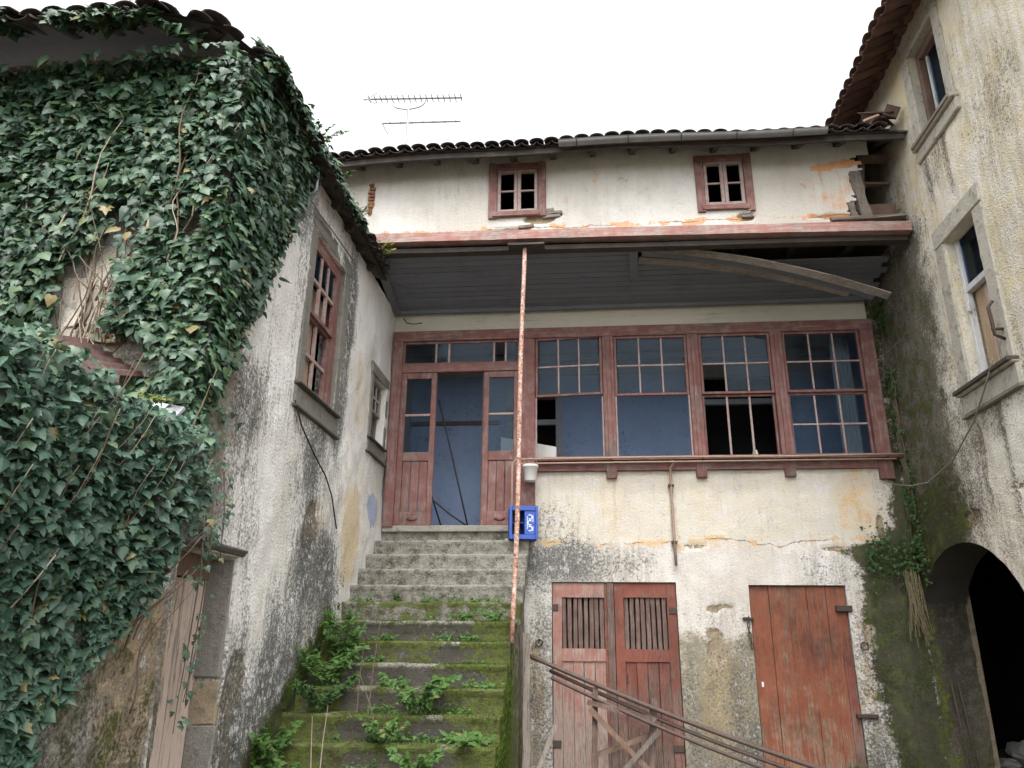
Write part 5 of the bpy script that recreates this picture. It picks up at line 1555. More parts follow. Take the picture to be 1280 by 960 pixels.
for s in (1, -1):
    atube('reflector', [c1, c1 + np.array((0.07, 0.1, 0.13 * s))], 0.006, lo_b)
atube('stay_wire', [(-2.515, 9.3, 9.2), (-2.44, 9.5, 8.5), (-2.40, 9.6, 8.15)], 0.003)

# cable slung across the right wall, wires on the left wall
def slung(name, pts, r, mat, label):
    o = MB().tube(pts, r, 6).build(name, mat, None, smooth=True)
    return tag(o, label, 'cable')
slung('wall_cable', [(3.80, 6.98, 4.14), (3.82, 7.25, 3.95), (3.84, 7.6, 3.72), (3.85, 8.2, 3.46), (3.84, 8.8, 3.36), (3.82, 9.2, 3.40), (3.74, 9.5, 3.48)], 0.009, 'grey_cable', 'grey cable drooping from the lower right window to the red window post')
slung('wall_cable', [(-2.57, 6.30, 3.66), (-2.565, 6.5, 3.48), (-2.565, 6.9, 3.30), (-2.565, 7.25, 3.18), (-2.565, 7.5, 3.02), (-2.57, 7.75, 2.72)], 0.008, 'black_cable', 'thin dark cable running down the left wall below the big window')
slung('wall_cable', [(-2.52, 5.95, 5.72), (-2.54, 6.05, 5.60), (-2.55, 6.4, 5.62), (-2.55, 6.8, 5.66), (-2.55, 7.5, 5.70)], 0.008, 'grey_cable', 'grey cable above the big window under the left eave')
slung('wall_cable', [(-2.45, 9.52, 5.88), (-2.40, 9.50, 5.80), (-2.30, 9.51, 5.78), (-2.18, 9.52, 5.80)], 0.008, 'black_cable', 'coil of dark cable on the cream band above the entrance')
stub = MB().tube([(-2.60, 6.02, 5.62), (-2.50, 6.02, 5.62), (-2.47, 6.02, 5.66), (-2.47, 6.02, 5.86)], 0.018, 8).build('pipe_stub', 'zinc', None, smooth=True)
tag(stub, 'short bent metal pipe under the left eave above the big window', 'pipe')
# old iron rods left in the gateway
for k, (x, l) in enumerate(((4.02, 'left one of two thin iron rods leaning in the gateway'), (4.10, 'right one of two thin iron rods leaning in the gateway'))):
    o = MB().tube([(x + 0.05, 9.40, 0.0), (x, 9.50, 1.25)], 0.010, 6).build('iron_rod', 'iron_dark', None, smooth=True)
    tag(o, l, 'rod', 'rods in the gateway')
# rubbish heap in the passage
heap = MB()
hx, hy = np.meshgrid(np.linspace(4.5, 7.5, 30), np.linspace(9.3, 12.8, 30), indexing='ij')
hz = 0.42 * np.exp(-(((hx - 5.6) / 0.9) ** 2 + ((hy - 11.2) / 1.0) ** 2)) + 0.08 * fbm(np.stack([hx.ravel() * 4, hy.ravel() * 4, 0 * hx.ravel()], 1), 3).reshape(hx.shape) - 0.03
I = np.arange(900).reshape(30, 30)
o = mesh_obj('rubble_heap', np.stack([hx.ravel(), hy.ravel(), hz.ravel()], 1), np.stack([I[:-1, :-1], I[1:, :-1], I[1:, 1:], I[:-1, 1:]], -1).reshape(-1, 4), 'ground_dirt', None, smooth=True)
tag(o, 'low dark heap of earth inside the arched passage', 'heap')
def bagblob(name, c, r, mat, label, cat, squash=0.6):
    vs, fs = [], []
    nu, nv = 16, 10
    for j in range(nv + 1):
        for i in range(nu):
            th, ph = 2 * math.pi * i / nu, math.pi * j / nv
            d = np.array((math.cos(th) * math.sin(ph), math.sin(th) * math.sin(ph), math.cos(ph) * squash))
            q = 0.65 + 0.8 * fbm((d * 2.3 + np.array(c))[None], 3)[0]
            vs.append(np.array(c) + d * r * q)
    for j in range(nv):
        for i in range(nu):
            fs.append((j * nu + i, j * nu + (i + 1) % nu, (j + 1) * nu + (i + 1) % nu, (j + 1) * nu + i))
    o = MB().add(vs, fs).build(name, mat, None)
    return tag(o, label, cat)
bagblob('plastic_bag', (5.30, 10.75, 0.42), 0.20, 'white_plastic', 'crumpled white plastic bag on the heap in the passage', 'bag')
bagblob('plastic_bag', (5.02, 10.65, 0.30), 0.12, 'white_card', 'smaller white rag beside the passage wall', 'bag', 0.5)
mb = MB(); mb.lathe((5.62, 10.8, 0.36), [(0, 0), (0.14, 0), (0.16, 0.28), (0.17, 0.29), (0.15, 0.29), (0.13, 0.02), (0, 0.02)], 16)
tag(mb.build('blue_bucket', 'blue_plastic', None, smooth=True), 'blue plastic bucket on the heap inside the passage', 'bucket')

# rusty sheet and white board caught in the ivy
vs, fs = [], []
for i in range(25):
    for j in range(2):
        a = i / 24
        vs.append((-3.45 + 0.50 * a, 4.34 + 0.32 * j, 3.50 - 0.30 * a + 0.10 * j + 0.018 * math.sin(i * 1.6)))
        vs.append((-3.45 + 0.50 * a, 4.34 + 0.32 * j, 3.48 - 0.30 * a + 0.10 * j + 0.018 * math.sin(i * 1.6) - 0.24 * (1 - j)))
for i in range(24):
    b = i * 4
    fs += [(b, b + 4, b + 6, b + 2), (b, b + 1, b + 5, b + 4), (b + 2, b + 6, b + 7, b + 3)]
tag(MB().add(vs, fs).build('metal_sheet', 'sheet_rust'), 'rust-brown corrugated roof sheet half buried in ivy', 'metal sheet')
mb = MB(); mb.plank([(-2.98, 4.36, 3.02), (-2.56, 4.40, 2.94)], 0.22, 0.02, (0.1, -0.75, 0.7), 3, 0.004)
tag(mb.build('white_board', 'room_white'), 'small white board sticking out of the ivy', 'board')

# ------------------------------------------------------------------ FOLIAGE
def ivy_shape():
    pts = [(0, 0.02), (0.24, -0.12), (0.54, 0.14), (0.27, 0.30), (0.36, 0.50), (0.17, 0.60), (0, 1.0), (-0.17, 0.60), (-0.36, 0.50), (-0.27, 0.30), (-0.54, 0.14), (-0.24, -0.12)]
    v = [(x, y, -0.30 * abs(x) - 0.28 * (y - 0.35) ** 2) for (x, y) in pts] + [(0, 0.35, 0.03)]
    f = [(12, i, (i + 1) % 12) for i in range(12)]
    return np.array(v), np.array(f)
def lance_shape():
    v = [(0, 0, 0), (0.17, 0.3, -0.03), (0.14, 0.65, -0.03), (0, 1, -0.06), (-0.14, 0.65, -0.03), (-0.17, 0.3, -0.03), (0, 0.45, 0.03)]
    f = [(6, i, (i + 1) % 6) for i in range(6)]
    return np.array(v), np.array(f)
def heart_shape():
    pts = [(0, 0.02), (0.22, -0.10), (0.44, 0.08), (0.40, 0.36), (0.20, 0.68), (0, 1.0), (-0.20, 0.68), (-0.40, 0.36), (-0.44, 0.08), (-0.22, -0.10)]
    v = [(x, y, -0.25 * abs(x) - 0.22 * (y - 0.35) ** 2) for (x, y) in pts] + [(0, 0.35, 0.03)]
    return np.array(v), np.array([(10, i, (i + 1) % 10) for i in range(10)])
IVY, LANCE, HEART = ivy_shape(), lance_shape(), heart_shape()
def leaf_frames(nrm, tip, n, spread, rng=RNG):
    """nrm, tip: (n,3) mean normal and mean tip direction; returns (n,3,3) columns x,y,z"""
    z = nrm + rng.normal(0, spread, (n, 3)); z /= np.linalg.norm(z, axis=1)[:, None]
    y = tip + rng.normal(0, spread, (n, 3)); y -= z * (y * z).sum(1)[:, None]; y /= np.linalg.norm(y, axis=1)[:, None]
    x = np.cross(y, z)
    return np.stack([x, y, z], -1)
def leaf_mass(name, pos, fr, size, mat, parent, shape=IVY, kind='stuff'):
    n = len(pos)
    sv, sf = shape
    V = pos[:, None, :] + np.einsum('nij,kj->nki', fr, sv) * size[:, None, None]
    F = (sf[None] + (np.arange(n) * len(sv))[:, None, None]).reshape(-1, 3)
    r = np.repeat(RNG.random(n), len(sv))
    return mesh_obj(name, V.reshape(-1, 3), F, mat, parent, attrs={'rnd': r}, kind=kind)
def leaf_mesh(name, mat, shape=IVY):
    sv, sf = shape
    me = bpy.data.meshes.new(name)
    me.from_pydata(sv.tolist(), [], sf.tolist())
    me.materials.append(M[mat])
    return me
def leaf_parts(me, parent, pos, fr, size):
    for p, R, s in zip(pos, fr, size):
        o = bpy.data.objects.new('leaf', me)
        COL.objects.link(o)
        o.parent = parent
        o.matrix_local = Matrix.Translation(Vector(p) - WORLD[parent.name]) @ Matrix(R.tolist()).to_4x4() @ Matrix.Scale(float(s), 4)

# --- ivy over the end and corner of the left house
ivy = thing('ivy', 'dense dark green ivy covering the upper left house under its eave', 'ivy', (-2.7, 4.65, 3.0))
cand = []
n = 19500
X = RNG.uniform(-6.0, -2.56, n); Zz = RNG.uniform(2.9, 5.95, n)
dens = fbm(np.stack([X * 2.2, 0 * X, Zz * 2.2], 1), 3)
bare = blob(X, Zz, -3.48, 3.88, 0.26, 0.50)
bare = np.maximum(bare, 0.75 * blob(X, Zz, -3.30, 4.4, 0.15, 0.35))
bare = np.maximum(bare, blob(X, Zz, -3.2, 3.4, 0.35, 0.22))
ok = (RNG.random(n) > bare * 1.25) & (dens > 0.26)
ok &= (RNG.random(n) > 0.35 * blob(X, Zz, -3.8, 5.85, 0.9, 0.15))
bul = 0.05 + 0.20 * (fbm(np.stack([X * 1.6, 0 * X + 4, Zz * 1.6], 1), 3) - 0.25)
c = 0.02 + np.abs(RNG.normal(0, 1, n)) * 0.05 + np.clip(bul, 0.0, 0.3) * RNG.random(n) ** 0.4
P1 = np.stack([X, 4.7 - c, Zz], 1)[ok]
N1 = np.tile(np.array((0.12, -1.0, 0.45)), (len(P1), 1))
n = 9000
Yy = RNG.uniform(4.6, 6.5, n); Zz = RNG.uniform(2.9, 5.97, n)
lim = np.interp(Zz, [2.9, 3.16, 3.36, 3.82, 4.31, 5.26, 5.6, 6.01], [4.68, 4.80, 4.95, 5.15, 5.45, 5.90, 6.05, 6.28])
lim = lim + 0.28 * (fbm(np.stack([Zz * 5, 0 * Zz, 0 * Zz], 1), 3) - 0.5)
ok = (Yy < lim) & (fbm(np.stack([Yy * 2.2, 0 * Yy + 9, Zz * 2.2], 1), 3) > 0.25)
c = 0.02 + np.abs(RNG.normal(0, 1, n)) * 0.04 + 0.10 * RNG.random(n) * sstep(0, 0.5, lim - Yy)
P2 = np.stack([-2.6 + c, Yy, Zz], 1)[ok]
N2 = np.tile(np.array((1.0, -0.25, 0.45)), (len(P2), 1))
n = 1300
Yy = 4.75 + 2.6 * RNG.random(n) ** 1.5
ok = fbm(np.stack([Yy * 2.6, 0 * Yy, 0 * Yy + 2], 1), 3) > 0.40 + 0.10 * sstep(5.6, 7.2, Yy)
q = RNG.random(n)
P4 = np.stack([-2.34 - 0.25 * q + RNG.normal(0, .02, n), Yy, 5.93 + 0.30 * q + np.abs(RNG.normal(0, .05, n))], 1)[ok]
N4 = np.tile(np.array((0.9, -0.35, 0.6)), (len(P4), 1))
n = 1500
X = RNG.uniform(-5.2, -2.6, n); q = RNG.random(n)
ok = fbm(np.stack([X * 1.9, 0 * X, 0 * X + 12], 1), 3) + 0.12 * (X < -4.2) > 0.50
yf_ = np.where(X > -3.1, 4.15 + 0.75 * (X + 3.1) / 0.6, 4.10)
P5 = np.stack([X, yf_ - 0.03 + 0.25 * q + RNG.normal(0, .02, n), 5.93 + 0.13 * q + np.abs(RNG.normal(0, .05, n))], 1)[ok]
N5 = np.tile(np.array((0.1, -0.9, 0.6)), (len(P5), 1))
n = 900
X = RNG.uniform(-5.2, -2.55, n); q = RNG.random(n) ** 1.5
ok = fbm(np.stack([X * 3, q * 3, 0 * X + 3], 1), 3) > 0.46
P6 = np.stack([X, 4.62 - 0.32 * q, 5.93 - 0.10 * q + 0.0 * X], 1)[ok]
N6 = np.tile(np.array((0.1, -0.9, 0.0)), (len(P6), 1))
P = np.concatenate([P1, P2, P4, P5, P6]); Nn = np.concatenate([N1, N2, N4, N5, N6])
fr = leaf_frames(Nn, np.tile(np.array((0.0, 0, -1.0)), (len(P), 1)), len(P), 0.40)
size = (0.036 + 0.070 * RNG.random(len(P)) ** 1.3) * np.where(RNG.random(len(P)) < 0.15, 1.25, 1.0)
order = np.argsort(-size * RNG.uniform(0.85, 1.15, len(P)))
big, rest = order[:150], order[150:]
leaf_parts(leaf_mesh('ivy_leaf', 'ivy_leaf'), ivy, P[big[::2]], fr[big[::2]], size[big[::2]])
leaf_parts(leaf_mesh('ivy_leaf', 'ivy_leaf', HEART), ivy, P[big[1::2]], fr[big[1::2]], size[big[1::2]])
hs = RNG.random(len(rest)) < 0.5
leaf_mass('leaf_mass', P[rest][hs], fr[rest][hs], size[rest][hs], 'ivy_leaf', ivy, HEART)
leaf_mass('leaf_mass', P[rest][~hs], fr[rest][~hs], size[rest][~hs], 'ivy_leaf', ivy)
def vine(parent, pts, r, mat='stem_brown'):
    return MB().tube(pts, r, 5, r1=r * 0.45).build('stem', mat, parent, smooth=True)
for k in range(46):
    x = RNG.uniform(-4.3, -2.7); z = RNG.uniform(2.9, 4.6); L = RNG.uniform(0.4, 1.3); dx = RNG.normal(0, 0.25)
    if k < 22:
        x = -3.42 + RNG.normal(0, 0.14); z = RNG.uniform(3.3, 3.9); dx = RNG.normal(0.08, 0.2)
    cc = RNG.uniform(0.03, 0.10) if k < 22 else RNG.uniform(0.1, 0.22)
    pts = [(x + dx * t + 0.03 * math.sin(9 * t + k), 4.7 - cc - 0.02 * math.sin(5 * t + k), z + L * t) for t in np.linspace(0, 1, 9)]
    vine(ivy, pts, RNG.uniform(0.004, 0.010), 'stem_pale' if k % 3 == 0 else 'stem_brown')

# --- ivy mass over the annexe, nearer
bush = thing('ivy', 'large lower ivy mass spilling over the low annexe at the left edge', 'ivy', (-2.5, 3.6, 1.0))
poly = np.array([(0.2, 2.80), (1.4, 2.86), (2.2, 2.85), (2.69, 2.85), (2.97, 2.92), (3.38, 2.88), (3.76, 2.84), (4.31, 2.84), (4.60, 2.62), (4.50, 2.16), (4.40, 1.85), (4.15, 1.60), (3.90, 1.40), (3.70, 1.15), (3.58, 0.8), (2.2, 0.8), (0.2, 1.2)])
def inpoly(px, py, poly):
    r = np.zeros(len(px), bool)
    j = len(poly) - 1
    for i in range(len(poly)):
        xi, yi = poly[i]; xj, yj = poly[j]
        cnd = ((yi > py) != (yj > py)) & (px < (xj - xi) * (py - yi) / (yj - yi + 1e-9) + xi)
        r ^= cnd
        j = i
    return r
n = 26000
Yy = RNG.uniform(0.2, 4.75, n); Zz = RNG.uniform(0.85, 3.05, n)
wob = (fbm(np.stack([Yy * 4, Zz * 4, 0 * Yy + 2], 1), 3) - 0.5) * 0.35
ok = inpoly(Yy + 0.06 + wob, Zz + wob * 0.6, poly)
bul = fbm(np.stack([Yy * 2.1, Zz * 2.1, 0 * Yy], 1), 3)
ok &= fbm(np.stack([Yy * 3, Zz * 3, 0 * Yy + 7], 1), 3) > 0.20 + 0.06 * (1 - sstep(1.2, 2.2, Zz))
hang = 0.06 + 0.26 * sstep(1.3, 2.6, Zz) * (0.4 + bul)
c = hang * RNG.random(n) ** 0.55
P = np.stack([-2.6 + c, Yy, Zz], 1)[ok]
Nn = np.tile(np.array((0.65, -0.5, 0.8)), (len(P), 1))
# top of the mass, receding to the left
n = 11000
X = RNG.uniform(-5.2, -2.42, n); Yy = RNG.uniform(0.3, 4.66, n)
ztop = 2.80 + 0.22 * fbm(np.stack([X * 2, Yy * 2, 0 * X], 1), 3) + 0.55 * sstep(-2.8, -4.2, X) * sstep(3.4, 4.5, Yy) - 0.16 * sstep(3.9, 4.4, Yy) * sstep(-2.5, -2.8, X) * sstep(-3.9, -3.6, X)
ok = fbm(np.stack([X * 3, Yy * 3, 0 * X + 5], 1), 3) > 0.3
Pt = np.stack([X, Yy, ztop - 0.22 * RNG.random(n) ** 1.5], 1)[ok]
P = np.concatenate([P, Pt]); Nn = np.concatenate([Nn, np.tile(np.array((0.35, -0.8, 0.6)), (len(Pt), 1))])
fr = leaf_frames(Nn, np.tile(np.array((0.15, -0.3, -0.9)), (len(P), 1)), len(P), 0.52)
size = (0.026 + 0.058 * RNG.random(len(P)) ** 1.4) * np.where(RNG.random(len(P)) < 0.12, 1.35, 1.0)
# leaves that hang nearest the court show largest
key = size * (P[:, 0] + 4.2) * ((P[:, 1] > 2.75) & (P[:, 1] < 4.6))
order = np.argsort(-key)
big, rest = order[:150], order[150:]
leaf_parts(leaf_mesh('ivy_leaf', 'ivy_lower'), bush, P[big[::2]], fr[big[::2]], size[big[::2]])
leaf_parts(leaf_mesh('ivy_leaf', 'ivy_lower', HEART), bush, P[big[1::2]], fr[big[1::2]], size[big[1::2]])
hs = RNG.random(len(rest)) < 0.5
leaf_mass('leaf_mass', P[rest][hs], fr[rest][hs], size[rest][hs], 'ivy_lower', bush, HEART)
leaf_mass('leaf_mass', P[rest][~hs], fr[rest][~hs], size[rest][~hs], 'ivy_lower', bush)
for k in range(30):
    y = RNG.uniform(2.8, 4.5); z = RNG.uniform(1.1, 2.3); L = RNG.uniform(0.4, 1.0)
    pts = [(-2.6 + 0.03 + 0.30 * t * sstep(1.2, 2.4, z + L * t) + 0.02 * math.sin(8 * t + k), y + RNG.normal(0, 0.1) * 0 + 0.25 * t * math.sin(k), z + L * t) for t in np.linspace(0, 1, 9)]
    vine(bush, pts, RNG.uniform(0.003, 0.007), 'stem_pale' if k % 4 == 0 else 'stem_brown')

# --- trailing ivy shoots over the low door
sh = thing('ivy_shoot', 'thin ivy shoots trailing over the faded low door', 'ivy', (-2.6, 5.1, 1.0))
shoots = [[(-2.55, 5.0, 2.65), (-2.53, 5.02, 2.2), (-2.58, 5.10, 1.8), (-2.66, 5.22, 1.5), (-2.70, 5.30, 1.2)],
          [(-2.55, 4.9, 2.5), (-2.54, 4.95, 2.05), (-2.62, 5.08, 1.6), (-2.66, 5.12, 1.25), (-2.6, 5.0, 1.05)],
          [(-2.57, 5.15, 2.75), (-2.55, 5.2, 2.45), (-2.55, 5.22, 2.15)],
          [(-2.70, 5.40, 1.75), (-2.68, 5.3, 1.5), (-2.64, 5.15, 1.22)]]
lp_, ln_ = [], []
for s in shoots:
    vine(sh, s, 0.006)
    for i in range(len(s) - 1):
        for q in RNG.random(6):
            p = np.array(s[i]) * (1 - q) + np.array(s[i + 1]) * q + RNG.normal(0, 0.025, 3) + np.array((0.02, 0, 0))
            lp_.append(p)
nn = 170
yy = 4.75 + np.abs(RNG.normal(0, 0.22, nn)); z = RNG.uniform(2.25, 3.2, nn)
lp_ += [(-2.57 + 0.03 * RNG.random(), a, b) for a, b in zip(yy, z)]
lp_ = np.array(lp_)
fr = leaf_frames(np.tile(np.array((0.9, -0.5, 0.4)), (len(lp_), 1)), np.tile(np.array((0, 0, -1.0)), (len(lp_), 1)), len(lp_), 0.4)
leaf_mass('leaf_mass', lp_, fr, RNG.uniform(0.03, 0.065, len(lp_)), 'ivy_lower', sh)

# --- small climbers in the right-hand corner
cr = thing('corner_climber', 'small-leaved green climber in the damp corner right of the gallery windows', 'climber', (3.8, 9.5, 2.5))
n = 1500
z = RNG.uniform(2.3, 5.9, n); y = 9.52 - np.abs(RNG.normal(0, 0.14, n)); x = 3.88 - np.abs(RNG.normal(0, 0.02, n))
ok = fbm(np.stack([y * 4, z * 3, 0 * z], 1), 3) > 0.47
P = np.stack([x, y, z], 1)[ok]
n = 420
P3 = np.stack([RNG.uniform(3.3, 3.9, n), 9.55 - 0.10 * RNG.random(n), 2.62 + 0.18 * RNG.normal(0, 1, n) + 0.0], 1)
P = np.concatenate([P, P3])
fr = leaf_frames(np.tile(np.array((-0.7, -0.7, 0.3)), (len(P), 1)), np.tile(np.array((0, 0, -1.0)), (len(P), 1)), len(P), 0.5)
leaf_mass('leaf_mass', P, fr, RNG.uniform(0.02, 0.05, len(P)), 'dark_leaf', cr)
for k in range(8):
    z0 = RNG.uniform(2.4, 4); vine(cr, [(3.86, 9.5 - 0.2 * RNG.random() - 0.03 * math.sin(6 * t + k), z0 + 1.6 * t) for t in np.linspace(0, 1, 8)], 0.006)

def blades(base, n, h, spread, lean=0.5, wid=0.012):
    V, F = [], []
    for i in range(n):
        a = RNG.uniform(0, 2 * math.pi); r = spread * math.sqrt(RNG.random())
        b = np.array(base) + np.array((r * math.cos(a), r * math.sin(a), 0))
        hh = h * RNG.uniform(0.5, 1.1); d = np.array((math.cos(a), math.sin(a), 0)) * hh * lean * RNG.uniform(0.2, 1.2)
        sd = np.array((-math.sin(a), math.cos(a), 0)) * wid
        k = len(V)
        V += [b - sd, b + sd, b + d * 0.4 + sd * 0.8 + np.array((0, 0, hh * 0.7)), b + d * 0.4 - sd * 0.8 + np.array((0, 0, hh * 0.7)), b + d + np.array((0, 0, hh * 0.85))]
        F += [(k, k + 1, k + 2, k + 3), (k + 3, k + 2, k + 4)]
    return V, F
def hay_tuft(base, n, L, spread, label):
    mb = MB()
    for i in range(n):
        b = np.array(base) + RNG.normal(0, spread, 3) * np.array((1, 0.3, 0.5))
        l = L * RNG.uniform(0.6, 1.1)
        mb.tube([b, b + np.array((RNG.normal(0, .03), -0.05, -l * 0.5)), b + np.array((RNG.normal(0.03, .05), -0.06, -l))], 0.0035, 3)
    return tag(mb.build('dry_grass', 'hay'), label, 'grass')
hay_tuft((3.78, 9.50, 2.45), 34, 0.75, 0.05, 'straw-coloured dry grass hanging in the mossy right corner')

def weed(name, base, h, n, ls, mat, label, shape=LANCE, spread=0.6, group='weeds on the steps', tipup=0.5, stems=6):
    root = thing(name, label, 'plant', tuple(base), group)
    base = np.array(base, float)
    mb = MB(); lp, ld = [], []
    for s in range(stems):
        a = RNG.uniform(0, 2 * math.pi); L = h * RNG.uniform(0.55, 1.1)
        d = np.array((math.cos(a) * spread, math.sin(a) * spread, 1.0)); d /= np.linalg.norm(d)
        st = base + np.array((RNG.normal(0, .02), RNG.normal(0, .02), 0))
        pts = [st + d * L * t + np.array((0, 0, -0.25 * L * spread * t * t)) for t in np.linspace(0, 1, 5)]
        mb.tube(pts, 0.0035, 4, r1=0.0015)
        for k in range(max(2, int(1.5 * n) // stems)):
            t = RNG.uniform(0.2, 1.0)
            i = min(3, int(t * 4)); f_ = t * 4 - i
            lp.append(pts[i] * (1 - f_) + pts[i + 1] * f_)
            b = RNG.uniform(0, 2 * math.pi)
            ld.append((math.cos(b), math.sin(b), tipup * RNG.uniform(-0.6, 1)))
    mb.build('stem', 'dark_leaf', root)
    lp, ld = np.array(lp), np.array(ld)
    fr = leaf_frames(np.tile(np.array((0, -0.45, 0.9)), (len(lp), 1)), ld, len(lp), 0.25)
    leaf_mass('foliage', lp, fr, ls * 0.78 * RNG.uniform(0.45, 1.3, len(lp)), mat, root, shape, kind=None)
    return root
def step_pt(i, x, dy=0.12):
    return (x, 9.6 - GO * i + dy, 3.0 - RISE * i - 0.005)
weed('bushy_weed', step_pt(10, -1.45, 0.10), 0.50, 190, 0.078, 'weed_leaf', 'bushy round-leaved green weed in the middle of the lower steps', IVY, 0.75, stems=12)
weed('bushy_weed', step_pt(11, -1.68, 0.10), 0.36, 120, 0.065, 'weed_leaf', 'low leafy weed just below the bushy one on the steps', IVY, 0.9, stems=9)
weed('bushy_weed', step_pt(9, -2.36, 0.10), 0.60, 260, 0.10, 'weed_leaf', 'lush feathery green plant at the left edge of the steps', LANCE, 0.7, stems=14)
weed('bushy_weed', step_pt(8, -2.32, 0.12), 0.62, 200, 0.11, 'weed_leaf', 'upright long-leaved green plant at the left edge, upper of the lush ones', LANCE, 0.5, stems=10)
weed('bushy_weed', step_pt(10, -2.30, 0.10), 0.50, 260, 0.065, 'dark_leaf', 'dark small-leaved plant below the feathery one at the left wall', IVY, 0.8, stems=12)
weed('bushy_weed', step_pt(12, -2.42, 0.10), 0.52, 140, 0.075, 'weed_leaf', 'pale leafy weed at the foot of the left wall near the picture bottom', IVY, 0.6, stems=9)
weed('bushy_weed', step_pt(13, -2.48, 0.14), 0.40, 110, 0.07, 'weed_leaf', 'lowest leafy weed beside the left wall', IVY, 0.6, stems=9)
weed('bushy_weed', step_pt(12, -1.35, 0.10), 0.42, 140, 0.07, 'weed_leaf', 'spreading weed at the bottom edge of the steps', IVY, 0.9, stems=8)
weed('fern_weed', step_pt(11, -1.0, 0.10), 0.26, 80, 0.12, 'weed_leaf', 'spiky rosette weed at the right of the lower steps', LANCE, 1.4, stems=9)
weed('fern_weed', step_pt(9, -0.92, 0.14), 0.16, 40, 0.08, 'weed_leaf', 'small rosette weed above the spiky one on the right', LANCE, 1.3, stems=7)
weed('fern_weed', step_pt(6, -0.92, 0.14), 0.26, 90, 0.055, 'weed_leaf', 'small weed at the foot of the rusty pole', IVY, 0.9, stems=7)
weed('fern_weed', step_pt(6, -1.28, 0.14), 0.22, 70, 0.055, 'weed_leaf', 'small weed on the highest mossy step, left of the pole', IVY, 1.0, stems=7)
weed('fern_weed', step_pt(6, -1.62, 0.2), 0.12, 30, 0.045, 'weed_leaf', 'tiny weed in the middle of the highest mossy step', IVY, 1.0, stems=5)
weed('fern_weed', step_pt(5, -2.0, 0.2), 0.18, 36, 0.05, 'dark_leaf', 'thin weed on the first damp step below the grey ones', IVY, 0.6, stems=5)
weed('fern_weed', step_pt(7, -1.95, 0.18), 0.14, 36, 0.045, 'weed_leaf', 'small weed on the second mossy step, left of centre', IVY, 0.9, stems=6)
weed('fern_weed', step_pt(7, -1.15, 0.18), 0.15, 40, 0.045, 'weed_leaf', 'small weed on the second mossy step, right of centre', IVY, 1.0, stems=6)
weed('fern_weed', step_pt(8, -1.05, 0.16), 0.10, 26, 0.045, 'weed_leaf', 'tiny weed on the third mossy step, right', IVY, 1.1, stems=5)
weed('fern_weed', step_pt(6, -2.45, 0.16), 0.22, 60, 0.06, 'weed_leaf', 'weed at the wall beside the highest mossy step', LANCE, 0.8, stems=7)
weed('fern_weed', (3.25, 9.40, 0.0), 0.62, 70, 0.11, 'dark_leaf', 'green weed at the foot of the wall right of the plank door', IVY, 0.8, 'weeds on the walls', stems=7)
# ferns on the left roof end
weed('roof_fern', (-2.45, 8.05, 6.02), 0.36, 150, 0.10, 'fern_yellow', 'yellowish fern tuft at the lower end of the left eave', LANCE, 0.9, 'ferns on the left roof', stems=22)
weed('roof_fern', (-2.42, 7.2, 6.12), 0.22, 80, 0.07, 'fern_yellow', 'golden tuft midway along the left roof edge', LANCE, 0.9, 'ferns on the left roof', stems=12)
weed('roof_fern', (-2.42, 5.9, 6.12), 0.32, 100, 0.055, 'weed_leaf', 'thin green sprigs rising from the left roof edge against the sky', IVY, 0.9, 'ferns on the left roof', stems=12)
weed('roof_fern', (-2.40, 6.5, 6.10), 0.22, 90, 0.05, 'weed_leaf', 'low green shoots on the left roof edge right of the sprigs', IVY, 0.9, 'ferns on the left roof', stems=10)
weed('roof_fern', (-2.62, 4.22, 2.98), 0.14, 70, 0.07, 'fern_yellow', 'yellow-green fern beside the white board in the ivy', LANCE, 1.2, 'ferns on the left roof', stems=10)
# dry twigs on the steps
for k, (i, x, L, dx, l) in enumerate(((10, -1.98, 0.62, 0.03, 'bare twig standing left of the bushy weed'), (10, -1.88, 0.75, 0.06, 'taller bare twig next to the bushy weed'), (12, -2.15, 0.42, -0.02, 'pale dry stalk near the bottom left of the steps'), (12, -2.08, 0.5, 0.03, 'second pale dry stalk near the bottom left of the steps'), (11, -1.7, 0.55, -0.2, 'thin twig slanting across the lower steps'), (5, -2.1, 0.42, 0.22, 'bent twig on the first damp step'))):
    b = np.array(step_pt(i, x))
    o = MB().tube([b, b + np.array((dx * .4, -0.02, L * .5)), b + np.array((dx, -0.02, L))], 0.006, 5, r1=0.002).build('dry_twig', 'stem_pale' if k in (2, 3) else 'stem_brown')
    tag(o, l, 'twig', 'twigs on the steps')

# --- creeping small-leaved cover in the corners of the treads: uncountable
cp = []
for i in range(5, NS):
    n = 420
    x = RNG.uniform(-2.58, XR - 0.03, n)
    ok = fbm(np.stack([x * 3.4, 0 * x + i * 3.3, 0 * x], 1), 3) > (0.60 if i < 7 else 0.54)
    x = x[ok]; m = len(x)
    cp.append(np.stack([x, 9.6 - GO * i + GO - 0.02 - np.abs(RNG.normal(0, 0.035, m)), 3.0 - RISE * i + np.abs(RNG.normal(0.01, 0.035, m))], 1))
cp = np.concatenate(cp)
fr = leaf_frames(np.tile(np.array((0, -0.5, 0.85)), (len(cp), 1)), RNG.normal(0, 1, (len(cp), 3)), len(cp), 0.35)
gc = leaf_mass('ground_cover', cp, fr, RNG.uniform(0.018, 0.045, len(cp)), 'weed_leaf', None, IVY)
gc['label'] = 'tiny green creeping leaves in the corners of the mossy steps'
gc['category'] = 'ground cover'

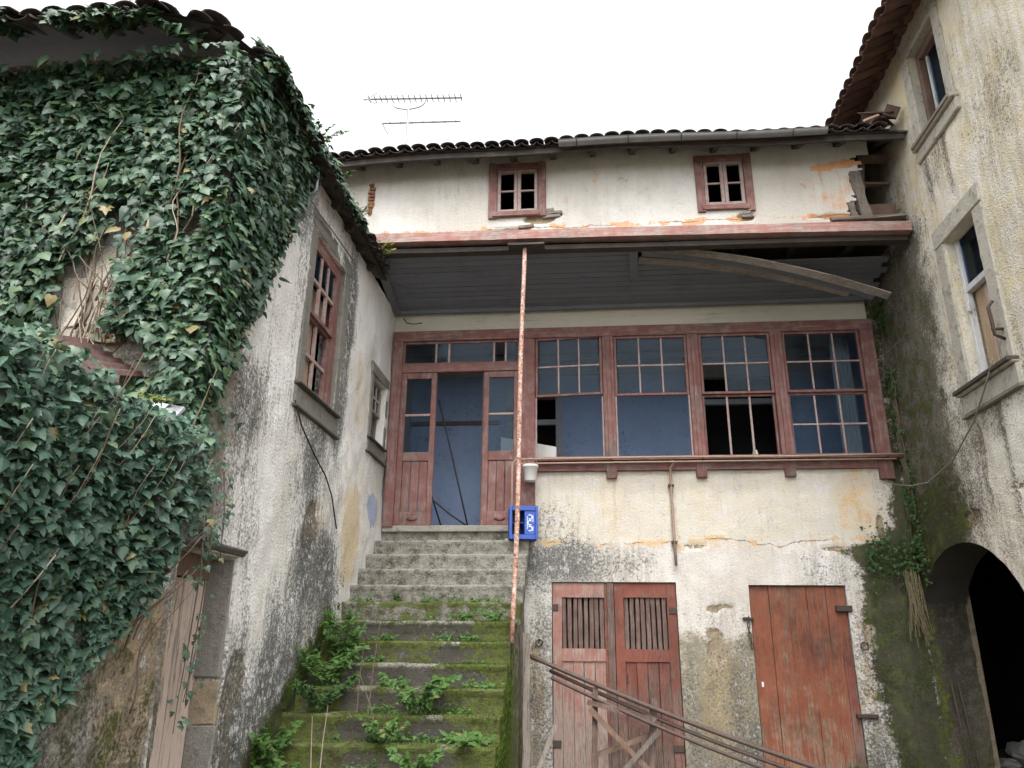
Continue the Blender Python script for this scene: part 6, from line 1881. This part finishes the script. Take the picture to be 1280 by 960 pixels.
# --- moss cushions on the steps and walls: uncountable
V, F = [], []
def moss_blades(P, h):
    n = len(P)
    d = RNG.normal(0, 0.5, (n, 3)); d[:, 2] = np.abs(d[:, 2]) * 0.4 + 0.8; d[:, 1] -= 0.35
    d /= np.linalg.norm(d, axis=1)[:, None]
    sd = np.cross(d, RNG.normal(0, 1, (n, 3))); sd /= np.linalg.norm(sd, axis=1)[:, None]
    w = 0.0035
    return np.stack([P - sd * w, P + sd * w, P + d * h[:, None]], 1)
allb = []
for i in range(5, NS):
    n = 2600 if i > 5 else 500
    x = RNG.uniform(-2.6, XR, n)
    t = RNG.random(n)
    yf = 9.6 - GO * i
    on_edge = t < 0.55
    y = np.where(on_edge, yf + RNG.normal(0.005, 0.012, n), yf + RNG.uniform(0, GO, n))
    z = np.where(on_edge, 3.0 - RISE * i - np.abs(RNG.normal(0.0, 0.035, n)), 3.0 - RISE * i)
    P = np.stack([x, y, z], 1)
    ok = fbm(P * 4.5 + i, 3) > np.where(x > -1.1, 0.36, 0.47)
    allb.append(moss_blades(P[ok], RNG.uniform(0.008, 0.024, ok.sum())))
n = 7000
y = RNG.uniform(5.6, 8.2, n); z = np.interp(y, [5.4, 9.6], [0.04, 3.0]) + np.abs(RNG.normal(0, 0.13, n))
P = np.stack([np.full(n, -2.585), y, z], 1); ok = fbm(P * 3, 3) > 0.45
allb.append(moss_blades(P[ok], RNG.uniform(0.008, 0.022, ok.sum())))
n = 5200
y = RNG.uniform(6.2, 7.7, n); z = np.interp(y, [5.4, 9.6], [0.04, 3.0]) - np.abs(RNG.normal(0, 0.5, n)) - 0.1
P = np.stack([np.full(n, XR + 0.012), y, z], 1); ok = (fbm(P * 3, 3) > 0.4) & (z > 0.02)
allb.append(moss_blades(P[ok], RNG.uniform(0.02, 0.06, ok.sum())))
n = 6000
x = RNG.uniform(3.2, 3.88, n); z = RNG.uniform(0.2, 2.7, n)
P = np.stack([x, np.full(n, 9.585), z], 1); ok = (fbm(P * 3.3, 3) > 0.47) & (x > np.interp(z, [0, 0.6, 1.2, 2.0, 2.5, 2.75], [3.4, 3.38, 3.30, 3.28, 3.3, 3.42]))
allb.append(moss_blades(P[ok], RNG.uniform(0.01, 0.035, ok.sum())))
T = np.concatenate(allb)
mo = mesh_obj('moss', T.reshape(-1, 3), np.arange(len(T) * 3).reshape(-1, 3), 'moss_blade', None, attrs={'rnd': np.repeat(RNG.random(len(T)), 3)}, kind='stuff')
mo['label'] = 'green moss growing over the steps, flank wall and right corner'
mo['category'] = 'moss'
